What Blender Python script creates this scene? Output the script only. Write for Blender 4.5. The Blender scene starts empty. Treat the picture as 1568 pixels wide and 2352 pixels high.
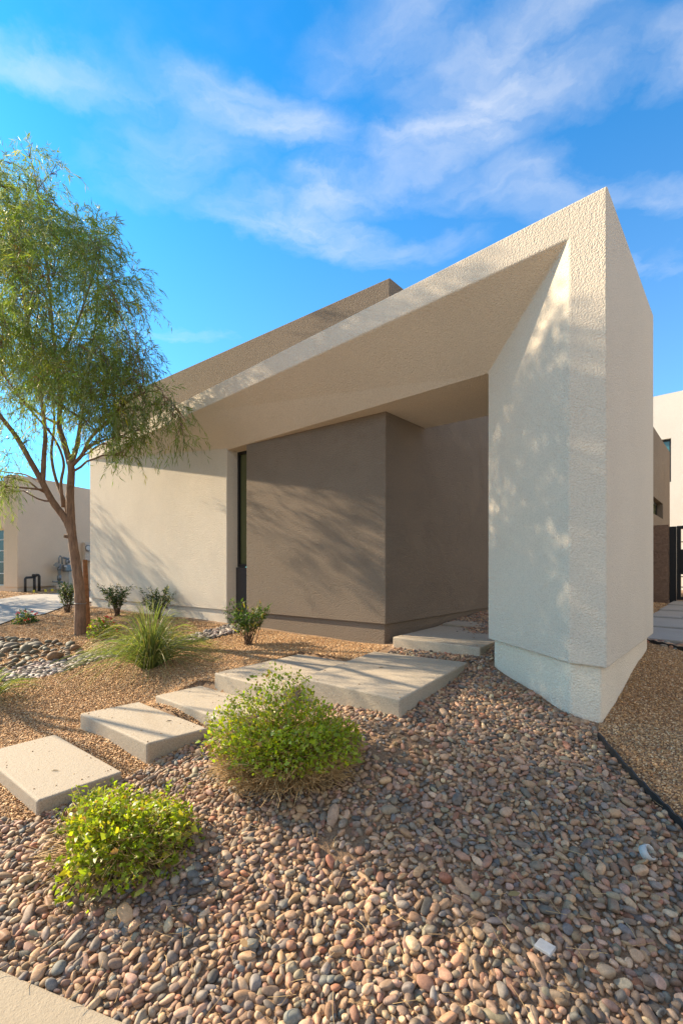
import bpy, math, random
import numpy as np
from mathutils import Vector, Matrix

random.seed(7)
rng = np.random.default_rng(11)
sc = bpy.context.scene
COL = sc.collection
H = 1.75                      # eye height above the pavement
F, CX, CY = 1010.0, 784.0, 1302.0

# ------------------------------------------------------------------ helpers
def ray(px, py, Y):
    """world point seen at picture position px,py and Y metres out"""
    return np.array(((px - CX) / F * Y, Y, H - (py - CY) / F * Y))

def mesh(name, verts, faces, mat=None, parent=None, smooth=False, col=None):
    me = bpy.data.meshes.new(name)
    verts = np.asarray(verts, dtype=np.float32)
    if isinstance(faces, np.ndarray):
        n, k = faces.shape
        me.vertices.add(len(verts)); me.vertices.foreach_set('co', verts.ravel())
        me.loops.add(n * k); me.loops.foreach_set('vertex_index', faces.astype(np.int32).ravel())
        me.polygons.add(n)
        me.polygons.foreach_set('loop_start', np.arange(0, n * k, k, dtype=np.int32))
        me.polygons.foreach_set('loop_total', np.full(n, k, dtype=np.int32))
        me.update(calc_edges=True)
    else:
        me.from_pydata([tuple(map(float, v)) for v in verts], [], [tuple(map(int, f)) for f in faces])
        me.update()
    if smooth:
        me.polygons.foreach_set('use_smooth', np.ones(len(me.polygons), dtype=bool))
    if col is not None:
        a = me.color_attributes.new('Col', 'FLOAT_COLOR', 'POINT')
        c = np.ones((len(verts), 4), dtype=np.float32); c[:, :3] = col
        a.data.foreach_set('color', c.ravel())
    if mat: me.materials.append(mat)
    o = bpy.data.objects.new(name, me); COL.objects.link(o)
    if parent: o.parent = parent
    return o

def fix_normals(o):
    import bmesh
    bm = bmesh.new(); bm.from_mesh(o.data)
    bmesh.ops.recalc_face_normals(bm, faces=bm.faces[:])
    bm.to_mesh(o.data); bm.free()
    return o

def bevel(o, w=0.008, seg=2):
    m = o.modifiers.new('bevel', 'BEVEL'); m.width = w; m.segments = seg
    m.limit_method = 'ANGLE'; m.angle_limit = math.radians(30)
    return o

def empty(name, loc=(0, 0, 0)):
    o = bpy.data.objects.new(name, None); COL.objects.link(o); o.location = loc
    o.empty_display_size = 0.1
    return o

def tag(o, label=None, cat=None, group=None, kind=None):
    if label: o['label'] = label
    if cat: o['category'] = cat
    if group: o['group'] = group
    if kind: o['kind'] = kind
    return o

def put(o, parent):
    """parent a mesh built in world coordinates under a thing's Empty"""
    o.parent = parent
    o.matrix_parent_inverse = Matrix.Translation(-Vector(parent.location))
    return o

class MB:
    """collects polygons for one mesh"""
    def __init__(s): s.v, s.f = [], []
    def add(s, v, f):
        b = len(s.v); s.v += [tuple(map(float, p)) for p in v]; s.f += [tuple(int(i) + b for i in q) for q in f]; return s
    def prism(s, pts, z0, z1):
        n = len(pts)
        v = [(p[0], p[1], z0) for p in pts] + [(p[0], p[1], z1) for p in pts]
        f = [tuple(range(n))[::-1], tuple(range(n, 2 * n))] + [(i, (i + 1) % n, n + (i + 1) % n, n + i) for i in range(n)]
        return s.add(v, f)
    def obox(s, o, a, b, c):
        """box from corner o with edge vectors a,b,c"""
        o, a, b, c = map(np.array, (o, a, b, c))
        v = [o, o + a, o + a + b, o + b, o + c, o + a + c, o + a + b + c, o + b + c]
        return s.add(v, [(0, 3, 2, 1), (4, 5, 6, 7), (0, 1, 5, 4), (1, 2, 6, 5), (2, 3, 7, 6), (3, 0, 4, 7)])
    def tube(s, pts, rad, n=8, cap=True, noise=0.0):
        pts = [np.array(p, float) for p in pts]; m = len(pts)
        rad = [rad] * m if np.isscalar(rad) else list(rad)
        v, f = [], []
        t0 = pts[1] - pts[0]; up = np.array((0, 0, 1.0)) if abs(t0[2]) < 0.9 * np.linalg.norm(t0) else np.array((1.0, 0, 0))
        for i, p in enumerate(pts):
            t = pts[min(i + 1, m - 1)] - pts[max(i - 1, 0)]; t = t / (np.linalg.norm(t) + 1e-9)
            a = np.cross(t, up); a /= (np.linalg.norm(a) + 1e-9); b = np.cross(t, a); up = np.cross(a, t)
            for k in range(n):
                q = 2 * math.pi * k / n
                r = rad[i] * (1 + (random.uniform(-noise, noise) if noise else 0))
                v.append(p + (a * math.cos(q) + b * math.sin(q)) * r)
        for i in range(m - 1):
            for k in range(n):
                f.append((i * n + k, (i + 1) * n + k, (i + 1) * n + (k + 1) % n, i * n + (k + 1) % n))
        if cap: f += [tuple(range(n)), tuple(range((m - 1) * n, m * n))[::-1]]
        return s.add(v, f)
    def build(s, name, mat, parent=None, smooth=False, fix=True):
        o = mesh(name, s.v, s.f, mat, None, smooth)
        if fix: fix_normals(o)
        if parent: put(o, parent)
        return o

# ------------------------------------------------------------------ materials
def new_mat(name):
    m = bpy.data.materials.new(name); m.use_nodes = True
    nt = m.node_tree; nt.nodes.clear()
    out = nt.nodes.new('ShaderNodeOutputMaterial'); p = nt.nodes.new('ShaderNodeBsdfPrincipled')
    nt.links.new(p.outputs[0], out.inputs[0])
    return m, nt, p, out

def N(nt, t, **kw):
    n = nt.nodes.new(t)
    for k, v in kw.items():
        if k in n.inputs: n.inputs[k].default_value = v
        else: setattr(n, k, v)
    return n

def geo_pos(nt): return N(nt, 'ShaderNodeNewGeometry').outputs['Position']
def obj_pos(nt): return N(nt, 'ShaderNodeTexCoord').outputs['Object']

def noise(nt, vec, scale, detail=3.0, rough=0.5, dist=0.0):
    n = N(nt, 'ShaderNodeTexNoise', Scale=scale, Detail=detail, Roughness=rough, Distortion=dist)
    nt.links.new(vec, n.inputs['Vector']); return n.outputs['Fac']

def ramp(nt, fac, stops):
    r = nt.nodes.new('ShaderNodeValToRGB'); e = r.color_ramp.elements
    while len(e) < len(stops): e.new(0.5)
    for el, (p, c) in zip(e, stops):
        el.position = p; el.color = (*c, 1) if len(c) == 3 else c
    nt.links.new(fac, r.inputs[0]); return r.outputs[0]

def mth(nt, op, a, b=None, c=None):
    n = nt.nodes.new('ShaderNodeMath'); n.operation = op
    for i, x in enumerate((a, b, c)):
        if x is None: continue
        if hasattr(x, 'links') or hasattr(x, 'is_linked'): nt.links.new(x, n.inputs[i])
        else: n.inputs[i].default_value = x
    return n.outputs[0]

def mixc(nt, fac, a, b, mode='MIX'):
    n = nt.nodes.new('ShaderNodeMix'); n.data_type = 'RGBA'; n.blend_type = mode
    for s, x in ((n.inputs[0], fac), (n.inputs[6], a), (n.inputs[7], b)):
        if hasattr(x, 'is_linked'): nt.links.new(x, s)
        elif isinstance(x, (int, float)): s.default_value = x
        else: s.default_value = (*x, 1)
    return n.outputs[2]

def bump(nt, p, h, strength, dist):
    b = N(nt, 'ShaderNodeBump', Strength=strength, Distance=dist)
    nt.links.new(h, b.inputs['Height']); nt.links.new(b.outputs[0], p.inputs['Normal'])

def scl(c, k): return tuple(x * k for x in c)

def stucco(name, col, coarse=1.0):
    m, nt, p, _ = new_mat(name)
    v = geo_pos(nt)
    big = noise(nt, v, 1.3, 4, 0.6)
    fine = noise(nt, v, 75, 3, 0.6)
    c1 = ramp(nt, big, [(0.3, scl(col, 0.93)), (0.7, scl(col, 1.05))])
    c2 = mixc(nt, 0.32, c1, ramp(nt, fine, [(0.34, scl(col, 0.6)), (0.52, col), (0.7, scl(col, 1.12))]))
    # grime streak and splash near the ground, irregular
    nt.links.new(c2, p.inputs['Base Color'])
    p.inputs['Roughness'].default_value = 0.92
    p.inputs['Specular IOR Level'].default_value = 0.15
    vor = N(nt, 'ShaderNodeTexVoronoi', feature='SMOOTH_F1', Scale=82 / coarse, Randomness=1.0)
    nt.links.new(v, vor.inputs['Vector'])
    n2 = noise(nt, v, 120 / coarse, 3, 0.6)
    h = mth(nt, 'ADD', mth(nt, 'MULTIPLY', vor.outputs['Distance'], -1.0), mth(nt, 'MULTIPLY', n2, .6))
    h = mth(nt, 'MULTIPLY', h, mth(nt, 'MULTIPLY_ADD', noise(nt, v, 2.6, 5, .65), 2.2, -.25))
    bump(nt, p, h, (1.0 if col[0] < .3 else .75), ((.016 if col[0] < .3 else .0105)) * coarse)
    return m

def simple(name, col, rough=0.6, metal=0.0, var=0.12, scale=20, bmp=0.0, bd=0.003):
    m, nt, p, _ = new_mat(name)
    v = obj_pos(nt); n = noise(nt, v, scale, 4, 0.6)
    nt.links.new(ramp(nt, n, [(0.3, scl(col, 1 - var)), (0.7, scl(col, 1 + var))]), p.inputs['Base Color'])
    p.inputs['Roughness'].default_value = rough; p.inputs['Metallic'].default_value = metal
    if bmp: bump(nt, p, noise(nt, v, scale * 3, 4, 0.6), bmp, bd)
    return m

M = {}
M['stucco_light'] = stucco('stucco_light', (0.635, 0.56, 0.46))
M['stucco_dark'] = stucco('stucco_dark', (0.215, 0.172, 0.133))
M['stucco_base'] = stucco('stucco_base', (0.76, 0.66, 0.52), 1.2)
M['stucco_cream'] = stucco('stucco_cream', (0.74, 0.585, 0.425))
M['stucco_white'] = stucco('stucco_white', (0.66, 0.62, 0.56))
M['black_metal'] = simple('black_metal', (0.012, 0.012, 0.013), 0.45, 0.3)
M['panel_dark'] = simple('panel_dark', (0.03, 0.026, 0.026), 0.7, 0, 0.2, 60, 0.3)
M['grey_metal'] = simple('grey_metal', (0.22, 0.23, 0.23), 0.5, 0.4, 0.2)
M['pipe_black'] = simple('pipe_black', (0.04, 0.038, 0.036), 0.6, 0.1, 0.2)
M['tan_paint'] = simple('tan_paint', (0.55, 0.45, 0.35), 0.5)
M['white_paint'] = simple('white_paint', (0.5, 0.5, 0.48), 0.5)
M['stake_wood'] = simple('stake_wood', (0.27, 0.12, 0.045), 0.75, 0, 0.35, 14, 0.4)
M['edging'] = simple('edging', (0.02, 0.02, 0.02), 0.55, 0, 0.2)
M['yellow_tag'] = simple('yellow_tag', (0.75, 0.6, 0.03), 0.5)
M['marble'] = simple('marble', (0.38, 0.38, 0.38), 0.5, 0, 0.15, 40, 0.2)

def concrete(name, col, speck=0.35):
    m, nt, p, _ = new_mat(name)
    v = geo_pos(nt)
    a = noise(nt, v, 2.2, 5, 0.6); b = noise(nt, v, 120, 4, 0.75)
    c = ramp(nt, a, [(0.3, scl(col, 0.88)), (0.7, scl(col, 1.08))])
    c = mixc(nt, speck, c, ramp(nt, b, [(0.3, scl(col, 0.45)), (0.5, col), (0.7, scl(col, 1.25))]))
    st = noise(nt, v, 0.9, 6, 0.7, 0.6)
    c = mixc(nt, mth(nt, 'MULTIPLY', ramp(nt, st, [(0.56, (0, 0, 0)), (0.75, (1, 1, 1))]), 0.35), c, scl((col[0], col[1] * 0.85, col[2] * 0.68), 0.7))
    nt.links.new(c, p.inputs['Base Color'])
    p.inputs['Roughness'].default_value = 0.85
    bump(nt, p, mth(nt, 'ADD', b, noise(nt, v, 30, 3, 0.6)), 0.7, 0.005)
    return m
M['slab'] = concrete('slab_concrete', (0.40, 0.338, 0.258), .85)
M['kerb'] = concrete('kerb_concrete', (0.36, 0.295, 0.21), 0.15)
M['drive'] = concrete('drive_concrete', (0.33, 0.305, 0.27), 0.2)

def stone_mat(name, source):
    m, nt, p, _ = new_mat(name)
    if source == 'attr':
        c = N(nt, 'ShaderNodeVertexColor', layer_name='Col').outputs[0]; v = geo_pos(nt)
    else:
        c = N(nt, 'ShaderNodeObjectInfo').outputs['Color']; v = geo_pos(nt)
    n1 = noise(nt, v, 55, 5, 0.65); n2 = noise(nt, v, 260, 3, 0.7)
    c = mixc(nt, 1.0, c, ramp(nt, n1, [(0.25, (0.62, 0.6, 0.58)), (0.55, (1, 1, 1)), (0.8, (1.25, 1.2, 1.12))]), 'MULTIPLY')
    c = mixc(nt, 0.5, c, ramp(nt, n2, [(0.32, (0.6, 0.58, 0.56)), (0.5, (1, 1, 1)), (0.72, (1.3, 1.28, 1.25))]), 'MULTIPLY')
    nt.links.new(c, p.inputs['Base Color'])
    p.inputs['Roughness'].default_value = 0.68
    p.inputs['Specular IOR Level'].default_value = 0.35
    bump(nt, p, mth(nt, 'ADD', mth(nt, 'MULTIPLY', n1, 1.0), mth(nt, 'MULTIPLY', n2, 0.4)), 0.35, 0.004)
    return m
M['stone'] = stone_mat('river_stone', 'attr')
M['stone_single'] = stone_mat('river_stone_single', 'obj')

m, nt, p, _ = new_mat('gravel_chips'); M['chips'] = m
nt.links.new(N(nt, 'ShaderNodeVertexColor', layer_name='Col').outputs[0], p.inputs['Base Color']); p.inputs['Roughness'].default_value = 0.8

m, nt, p, _ = new_mat('desert_soil'); M['soil'] = m
v = geo_pos(nt)
a = noise(nt, v, 3, 5, 0.65); b = noise(nt, v, 90, 4, 0.7)
c = ramp(nt, a, [(0.3, (0.20, 0.115, 0.062)), (0.7, (0.29, 0.175, 0.10))])
c = mixc(nt, 0.6, c, ramp(nt, b, [(0.3, (0.11, 0.07, 0.04)), (0.5, (0.26, 0.17, 0.10)), (0.72, (0.45, 0.33, 0.2))]))
nt.links.new(c, p.inputs['Base Color']); p.inputs['Roughness'].default_value = 0.95
bump(nt, p, b, 0.8, 0.02)

m, nt, p, _ = new_mat('bark'); M['bark'] = m
v = obj_pos(nt); mp = N(nt, 'ShaderNodeMapping'); mp.inputs['Scale'].default_value = (1, 1, 0.18); nt.links.new(v, mp.inputs[0])
a = noise(nt, mp.outputs[0], 26, 7, 0.75, 0.6); b2 = noise(nt, v, 5, 4, 0.6)
c = ramp(nt, a, [(0.36, (0.06, 0.032, 0.02)), (0.52, (0.24, 0.14, 0.085)), (0.7, (0.38, 0.25, 0.17))])
c = mixc(nt, 0.4, c, ramp(nt, b2, [(0.3, (0.16, 0.10, 0.07)), (0.7, (0.30, 0.19, 0.12))]))
nt.links.new(c, p.inputs['Base Color']); p.inputs['Roughness'].default_value = 0.9
bump(nt, p, a, 0.9, 0.02)

def leaf_mat(name, trans=0.4, rough=0.5, spec=0.4):
    m, nt, p, out = new_mat(name)
    c = N(nt, 'ShaderNodeVertexColor', layer_name='Col').outputs[0]
    nt.links.new(c, p.inputs['Base Color']); p.inputs['Roughness'].default_value = rough
    p.inputs['Specular IOR Level'].default_value = spec
    t = nt.nodes.new('ShaderNodeBsdfTranslucent')
    nt.links.new(mixc(nt, 1.0, c, (1.7, 1.75, 0.7), 'MULTIPLY'), t.inputs[0])
    mx = nt.nodes.new('ShaderNodeMixShader'); mx.inputs[0].default_value = trans
    nt.links.new(p.outputs[0], mx.inputs[1]); nt.links.new(t.outputs[0], mx.inputs[2]); nt.links.new(mx.outputs[0], out.inputs[0])
    return m
M['leaf'] = leaf_mat('leaf_soft', 0.42)
M['leaf_shiny'] = leaf_mat('leaf_shiny', 0.45, 0.42, 0.5)
M['stem'] = simple('dry_stem', (0.52, 0.35, 0.16), 0.8, 0, 0.35, 9)
M['stem_dark'] = simple('woody_stem', (0.12, 0.075, 0.045), 0.85, 0, 0.3, 9)
M['flower_red'] = simple('flower_red', (0.65, 0.03, 0.012), 0.5)

def glass(name, col, rough=0.04):
    m, nt, p, _ = new_mat(name)
    p.inputs['Base Color'].default_value = (*col, 1); p.inputs['Roughness'].default_value = rough
    p.inputs['Specular IOR Level'].default_value = 0.5; p.inputs['IOR'].default_value = 1.6
    return m
M['glass_olive'] = glass('glass_olive', (0.075, 0.085, 0.035))
M['glass_teal'] = glass('glass_teal', (0.05, 0.16, 0.19))
M['glass_dark'] = glass('glass_dark', (0.03, 0.03, 0.025), .25)

# split-face block wall
m, nt, p, _ = new_mat('split_block'); M['block'] = m
v = obj_pos(nt); a = noise(nt, v, 18, 6, 0.7); b = noise(nt, v, 90, 3, 0.7)
c = ramp(nt, a, [(0.3, (0.15, 0.085, 0.055)), (0.7, (0.30, 0.19, 0.13))])
c = mixc(nt, 0.35, c, ramp(nt, b, [(0.3, (0.10, 0.06, 0.04)), (0.7, (0.36, 0.25, 0.18))]))
nt.links.new(c, p.inputs['Base Color']); p.inputs['Roughness'].default_value = 0.95
bump(nt, p, a, 1.0, 0.05)

# ------------------------------------------------------------------ ground
def inpoly(x, y, poly):
    c = np.zeros(len(x), bool); n = len(poly)
    for i in range(n):
        x0, y0 = poly[i]; x1, y1 = poly[(i + 1) % n]
        k = ((y0 > y) != (y1 > y)) & (x < (x1 - x0) * (y - y0) / (y1 - y0 + 1e-12) + x0)
        c ^= k
    return c
SLABS = []
def grow(quad, m):
    q = np.array(quad, float); c = q.mean(0); return [tuple(c + (p - c) * (1 + m / np.linalg.norm(p - c))) for p in q]
for quad_, zt_ in (([(-1.17, 3.87), (-1.56, 3.53), (-2.53, 4.256), (-2.13, 4.63)], -1.42), ([(-.98, 3.80), (-.60, 4.17), (-1.58, 4.95), (-1.93, 4.56)], -1.335),
                   ([(-1.385, 4.79), (-.53, 4.08), (.14, 5.31), (-.566, 5.83)], -1.155), ([(.475, 3.555), (1.42, 4.93), (.41, 5.57), (-.4, 4.25)], -1.07)):
    SLABS.append((grow(quad_, .07), zt_))
CT = np.array([
 (-6.47, 11.25, -1.00), (-4.1, 9.5, -1.03), (-2.1, 8.0, -1.04), (.61, 6.07, -1.08), (1.66, 4.85, -1.10), (1.55, 5.0, -1.04), (2.07, 3.45, -1.27),
 (3.6, 5.2, -.98), (-1.4, 4.8, -1.27), (-1.56, 3.53, -1.585), (-2.0, 2.9, -1.66), (-2.53, 4.25, -1.57), (.475, 3.555, -1.24),
 (-1.486, 1.915, -1.76), (-.806, 1.683, -1.76), (1.27, 1.63, -1.67), (-4.6, 7.7, -1.19), (-4.87, 6.8, -1.36), (-3.95, 5.08, -1.5),
 (-.37, 3.1, -1.43), (2.6, 3.3, -1.28), (7.9, 10.7, -.89), (4.5, 5.8, -.98), (-7.05, 10.9, -1.08), (-11, 15, -.87), (-15, 9, -1.2),
 (-8, 5, -1.5), (3, 2, -1.47), (12, 12, -.85), (6, 2, -1.5), (0, -3, -1.8), (-6, 0, -1.8), (6, -3, -1.8), (0, 12, -1.0),
 (5, 16, -.9), (-5, 18, -.95), (-1.7, 1.2, -1.8), (-1.17, 3.87, -1.49), (-1.93, 4.56, -1.41), (-2.2, 4.7, -1.53), (1.42, 4.93, -1.11), (1.2, 5.1, -1.10),
 (-9.1, 9.1, -1.12), (-10, 12.6, -.97), (1.5, 7.1, -.97), (2.79, 8.47, -.86), (-3.6, 3.9, -1.68), (-1.2, 2.5, -1.66), (.3, 2.1, -1.60), (1.9, 2.4, -1.47)])
def _tps(r): return np.where(r > 1e-9, r * r * np.log(r + 1e-12), 0.0)
_P = CT[:, :2]; _n = len(CT)
_K = _tps(np.linalg.norm(_P[:, None] - _P[None], axis=2)) + np.eye(_n) * 0.02
_A = np.zeros((_n + 3, _n + 3)); _A[:_n, :_n] = _K; _A[:_n, _n:] = np.c_[np.ones(_n), _P]; _A[_n:, :_n] = _A[:_n, _n:].T
_W = np.linalg.solve(_A, np.r_[CT[:, 2], 0, 0, 0])
def gz(x, y):
    """world height of the ground"""
    x = np.atleast_1d(np.asarray(x, float)); y = np.atleast_1d(np.asarray(y, float))
    out = np.empty_like(x).ravel(); xf, yf = x.ravel(), y.ravel()
    for s in range(0, len(xf), 20000):
        q = np.c_[xf[s:s + 20000], yf[s:s + 20000]]
        out[s:s + 20000] = _tps(np.linalg.norm(q[:, None] - _P[None], axis=2)) @ _W[:_n] + _W[_n] + q @ _W[_n + 1:]
    d = np.hypot(xf - 0, yf - 7); k = np.clip((d - 13) / 8, 0, 1); k = k * k * (3 - 2 * k)
    out = np.clip(out, -1.85, -0.8)
    out = out * (1 - k) + (-1.05) * k
    out += 0.012 * np.sin(xf * 3.1 + 1.3 * np.sin(yf * 2.3)) * np.sin(yf * 3.7 + xf) * (1 - k)
    for quad, zt in SLABS:
        ins_ = inpoly(xf, yf, quad); out[ins_] = np.minimum(out[ins_], zt - .05)
    return (out + H).reshape(x.shape)
def g1(x, y): return float(gz(x, y)[0])
def gpix(px, py):
    """where the sight line through px,py meets the ground"""
    Y = np.arange(1.2, 40, 0.01)
    zr = H - (py - CY) / F * Y; xr = (px - CX) / F * Y
    i = np.argmax(zr <= gz(xr, Y))
    return np.array((xr[i], Y[i], zr[i]))

gxs = np.unique(np.r_[np.linspace(-600, -20, 14), np.linspace(-20, -7, 40), np.linspace(-7, 6, 150), np.linspace(6, 20, 40), np.linspace(20, 600, 14)])
gys = np.unique(np.r_[np.linspace(-60, -4, 8), np.linspace(-4, 1, 14), np.linspace(1, 9, 100), np.linspace(9, 24, 50), np.linspace(24, 900, 18)])
X, Yg = np.meshgrid(gxs, gys); Z = gz(X, Yg)
nx, ny = len(gxs), len(gys)
idx = np.arange(nx * ny).reshape(ny, nx)
faces = np.stack([idx[:-1, :-1], idx[:-1, 1:], idx[1:, 1:], idx[1:, :-1]], -1).reshape(-1, 4)
tag(mesh('ground', np.c_[X.ravel(), Yg.ravel(), Z.ravel()], faces, M['soil'], smooth=True), kind='structure')

# ------------------------------------------------------------------ the house
U = np.array((.739, -.674)); P_ = np.array((.674, .739))          # along the canopy face / straight back from it
A0 = np.array((2.085, 3.453))
WD = np.array((.807, -.590)); K0 = np.array((.61, 6.075))          # long wall: direction and right-hand corner
WN = np.array((-.590, -.807))                                      # out of the long wall
zS = H - .80
def uq(u, q): return A0 + U * u + P_ * q
def w3(p, z): return (p[0], p[1], z + H)
house = empty('house', (0, 7, 0)); house.location.z = H - 1.08
tag(house, 'modern flat roofed stucco house with tilted beige entry canopy and dark grey walls', 'house')

uL, hT, hB, hC, qC, uC, uI, qR = -11.55, 3.0, 2.72, 2.15, .746, -1.30, -.275, 2.42
pts = {}
V = []
def vv(u, q, z):
    V.append(w3(uq(u, q), z)); return len(V) - 1
a = vv(uL, 0, hT); b = vv(0, 0, hT); c = vv(0, 0, -.8); d = vv(uI, 0, -.8); e = vv(uI, 0, hB); f = vv(uL, 0, hB)
g = vv(uC, qC, -.8); h = vv(uC, qC, hC); i = vv(uL, qC, hC)
qK = lambda u: 1.974 + .1086 * (u + 2.857)                       # back edge of the porch ceiling
j = vv(uL, qK(uL), hC); k = vv(uC, qK(uC), hC); l = vv(uC, qK(uC), -.8); kt = vv(uC, qK(uC), hT)
m_ = vv(0, qR, -.8); n_ = vv(0, qR, hT); s_ = vv(uL, qK(uL), hT)
V[i] = w3(uq(uL, .35), hC)
uW = -6.4
ew = vv(uW, 0, hB); W_ = vv(uW, .60, hC)
FC = [(a, f, ew, e, d, c, b), (e, h, g, d), (j, k, h, W_, i), (h, k, l, g), (b, c, m_, n_), (n_, m_, l, k, kt), (k, j, s_, kt),
      (a, b, n_, kt, s_), (d, g, l, m_, c), (a, s_, j, i, f), (e, ew, h), (ew, W_, h), (ew, f, W_), (f, i, W_)]
canopy = fix_normals(mesh('canopy', V, FC, M['stucco_light'])); put(canopy, house); bevel(canopy, .012, 2)
canopy['label'] = 'beige stucco canopy with splayed soffit and pier'

# plinth of the pier, set in
mb = MB(); ins = .065
mb.prism([uq(-ins * .7, ins * .55), uq(uI, ins * .55), uq(uC + .06, qC + .02), uq(uC + .06, 2.05), uq(-ins * .7, qR - .13)], H - 1.6, zS + .004)
bevel(mb.build('plinth', M['stucco_base'], house), .015)
def wp(t, n=0.0): return K0 - WD * t + WN * n                       # along the long wall from its right corner, n out of it
tJ, tWn = 3.36, 2.83
mb = MB()
tL = 8.70
mb.prism([wp(tJ), wp(tL), wp(tL) + P_ * .5, wp(tJ) + P_ * .42], zS, H + 2.9)
bevel(mb.build('side_wall', M['stucco_light'], house), .01)
mb = MB(); mb.prism([wp(tJ + .02, -.028), wp(tL - .02, -.028), wp(tL - .02) + P_ * .5, wp(tJ + .02) + P_ * .4], H - 1.5, zS + .004)
bevel(mb.build('plinth', M['stucco_light'], house), .01)
# dark grey wall that turns back into the porch
dk = [wp(tWn), wp(0), K0 + P_ * 6.5, K0 + P_ * 6.5 - WD * .6, K0 + P_ * .9 - WD * .6, wp(tWn) + P_ * .9]
mb = MB(); mb.prism(dk, zS, H + 2.72)
bevel(mb.build('entry_wall', M['stucco_dark'], house), .01)
i_ = .03
pk = [wp(tWn - .02, -i_), K0 - WD * .0 + WN * -i_ - U * .012 - WD * .02, K0 + P_ * 6.45 - U * .03, K0 + P_ * 6.45 - WD * .5, K0 + P_ * .85 - WD * .5, wp(tWn - .02) + P_ * .85]
mb = MB(); mb.prism(pk, H - 1.5, zS + .004)
bevel(mb.build('plinth', M['stucco_dark'], house), .01)
# taller dark block behind the canopy
tw = [wp(7.74) + P_ * .1, wp(.004) + P_ * .1, wp(.004) + P_ * 6.4, wp(7.74) + P_ * 6.4]
mb = MB(); mb.prism(tw, H + 2.715, H + 4.05)
bevel(mb.build('parapet_block', M['stucco_dark'], house), .012)
# slot window beside the dark wall
wa, wb = wp(tJ) + P_ * .225, wp(tWn - .25) + P_ * .225
wdv = np.r_[(wb - wa), 0]; pv = np.r_[P_, 0]; upv = np.array((0, 0, 1.0))
win = MB()
fr = .05
L = np.linalg.norm(wdv); wx = wdv / L
o3 = np.r_[wa, H + .0] + wx * .012
win.obox(o3, wx * fr, pv * .07, upv * 2.14)
win.obox(o3 + wx * fr, wx * (L - fr), pv * .07, upv * fr)
win.obox(o3 + wx * fr + upv * (2.14 - fr), wx * (L - fr), pv * .07, upv * fr)
wo = win.build('window', M['black_metal'], house)
pn = MB(); pn.obox(o3 + wx * fr + upv * fr + pv * .03, wx * (L - fr), pv * .012, upv * (2.14 - 2 * fr))
po = pn.build('pane', M['glass_olive']); po.parent = wo; po.matrix_parent_inverse = wo.matrix_parent_inverse.copy()
po.matrix_parent_inverse = Matrix.Identity(4)
mb = MB(); mb.obox(np.r_[wa, H - 1.4] + wx * .002 - pv * .03, wx * L, pv * .2, upv * 1.39)
bevel(mb.build('sill_panel', M['panel_dark'], house), .006)
mb = MB(); mb.obox(np.r_[wa, H + 2.14] + wx * .006, wx * L, pv * .2, upv * .5)
mb.build('window_head', M['stucco_light'], house)
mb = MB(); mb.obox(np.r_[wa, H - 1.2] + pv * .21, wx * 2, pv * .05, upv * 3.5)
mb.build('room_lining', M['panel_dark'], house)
# far side wall with its high window, seen past the pier
S0 = np.array((7.55, 10.79))
def sp(k, n=0.0): return S0 + P_ * k + U * n
mb = MB()
kz = 4.09
for z0, z1, k0, k1 in ((-1.2, 1.37, -3.5, kz), (1.81, 3.6, -3.5, kz), (1.37, 1.81, 2.49, kz), (1.37, 1.81, -3.5, -1.0)):
    mb.prism([sp(k0), sp(k1), sp(k1, -.3), sp(k0, -.3)], H + z0, H + z1)
mb.build('far_wall', M['stucco_dark'], house)
wn = MB(); o3 = np.r_[sp(-1.0, -.14), H + 1.37]; kk = np.r_[P_, 0]; uu = np.r_[U, 0]
wn.obox(o3, kk * 3.49, uu * -.05, upv * .05); wn.obox(o3 + upv * .39, kk * 3.49, uu * -.05, upv * .05); wn.obox(o3 + kk * 3.43 + upv * .05, kk * .06, uu * -.05, upv * .34); wn.obox(o3 + upv * .05, kk * .06, uu * -.05, upv * .34)
wn.obox(o3 + kk * 2.3 + upv * .05, kk * .05, uu * -.05, upv * .34)
fo = wn.build('window', M['black_metal'], house)
pn = MB(); pn.obox(o3 + kk * .06 + upv * .05 - uu * .02, kk * 3.37, uu * -.01, upv * .34)
po = pn.build('pane', M['glass_olive']); po.parent = fo
mb = MB(); mb.obox(np.r_[sp(kz + .004, -.12), H - .9], kk * .08, uu * .1, upv * 3.2)
mb.build('downpipe', M['black_metal'], house)

# ------------------------------------------------------------------ neighbours
nb = empty('neighbour_house', (-11, 15, H - .87)); tag(nb, 'beige stucco house across the driveway behind the tree trunk', 'house')
ND = np.array((.365, .931)); NF = np.array((-.931, .365)); NC = np.array((-11.06, 15.0))
mb = MB()
mb.prism([NC, NC + NF * .71, NC + NF * .71 + ND * 3, NC + ND * 1.88], H - .71, H + 3.15)
bevel(mb.build('corner_wall', M['stucco_cream'], nb), .02)
mb = MB(); q2 = NC + ND * 1.885 - NF * -.14
mb.prism([q2, q2 + ND * 7, q2 + ND * 7 + NF * 4, q2 + NF * .5], H - .71, H + 3.14)
bevel(mb.build('side_wall', M['stucco_cream'], nb), .02)
mb = MB(); mb.prism([NC + NF * .03 + ND * .03, NC + NF * .70 + ND * .03, NC + NF * .70 + ND * 3, q2 + NF * .3 + ND * 7, q2 + ND * 7 + NF * .03, q2 + NF * .03 ], H - 1.3, H - .705)
mb.build('plinth', M['stucco_cream'], nb)
w0 = NC + NF * .715 + ND * .35
mb = MB(); mb.prism([w0, w0 + NF * 4, w0 + NF * 4 + ND * .3, w0 + ND * .3], H + 1.37, H + 3.1)
mb.build('front_wall', M['stucco_cream'], nb); mb = MB()
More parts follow.
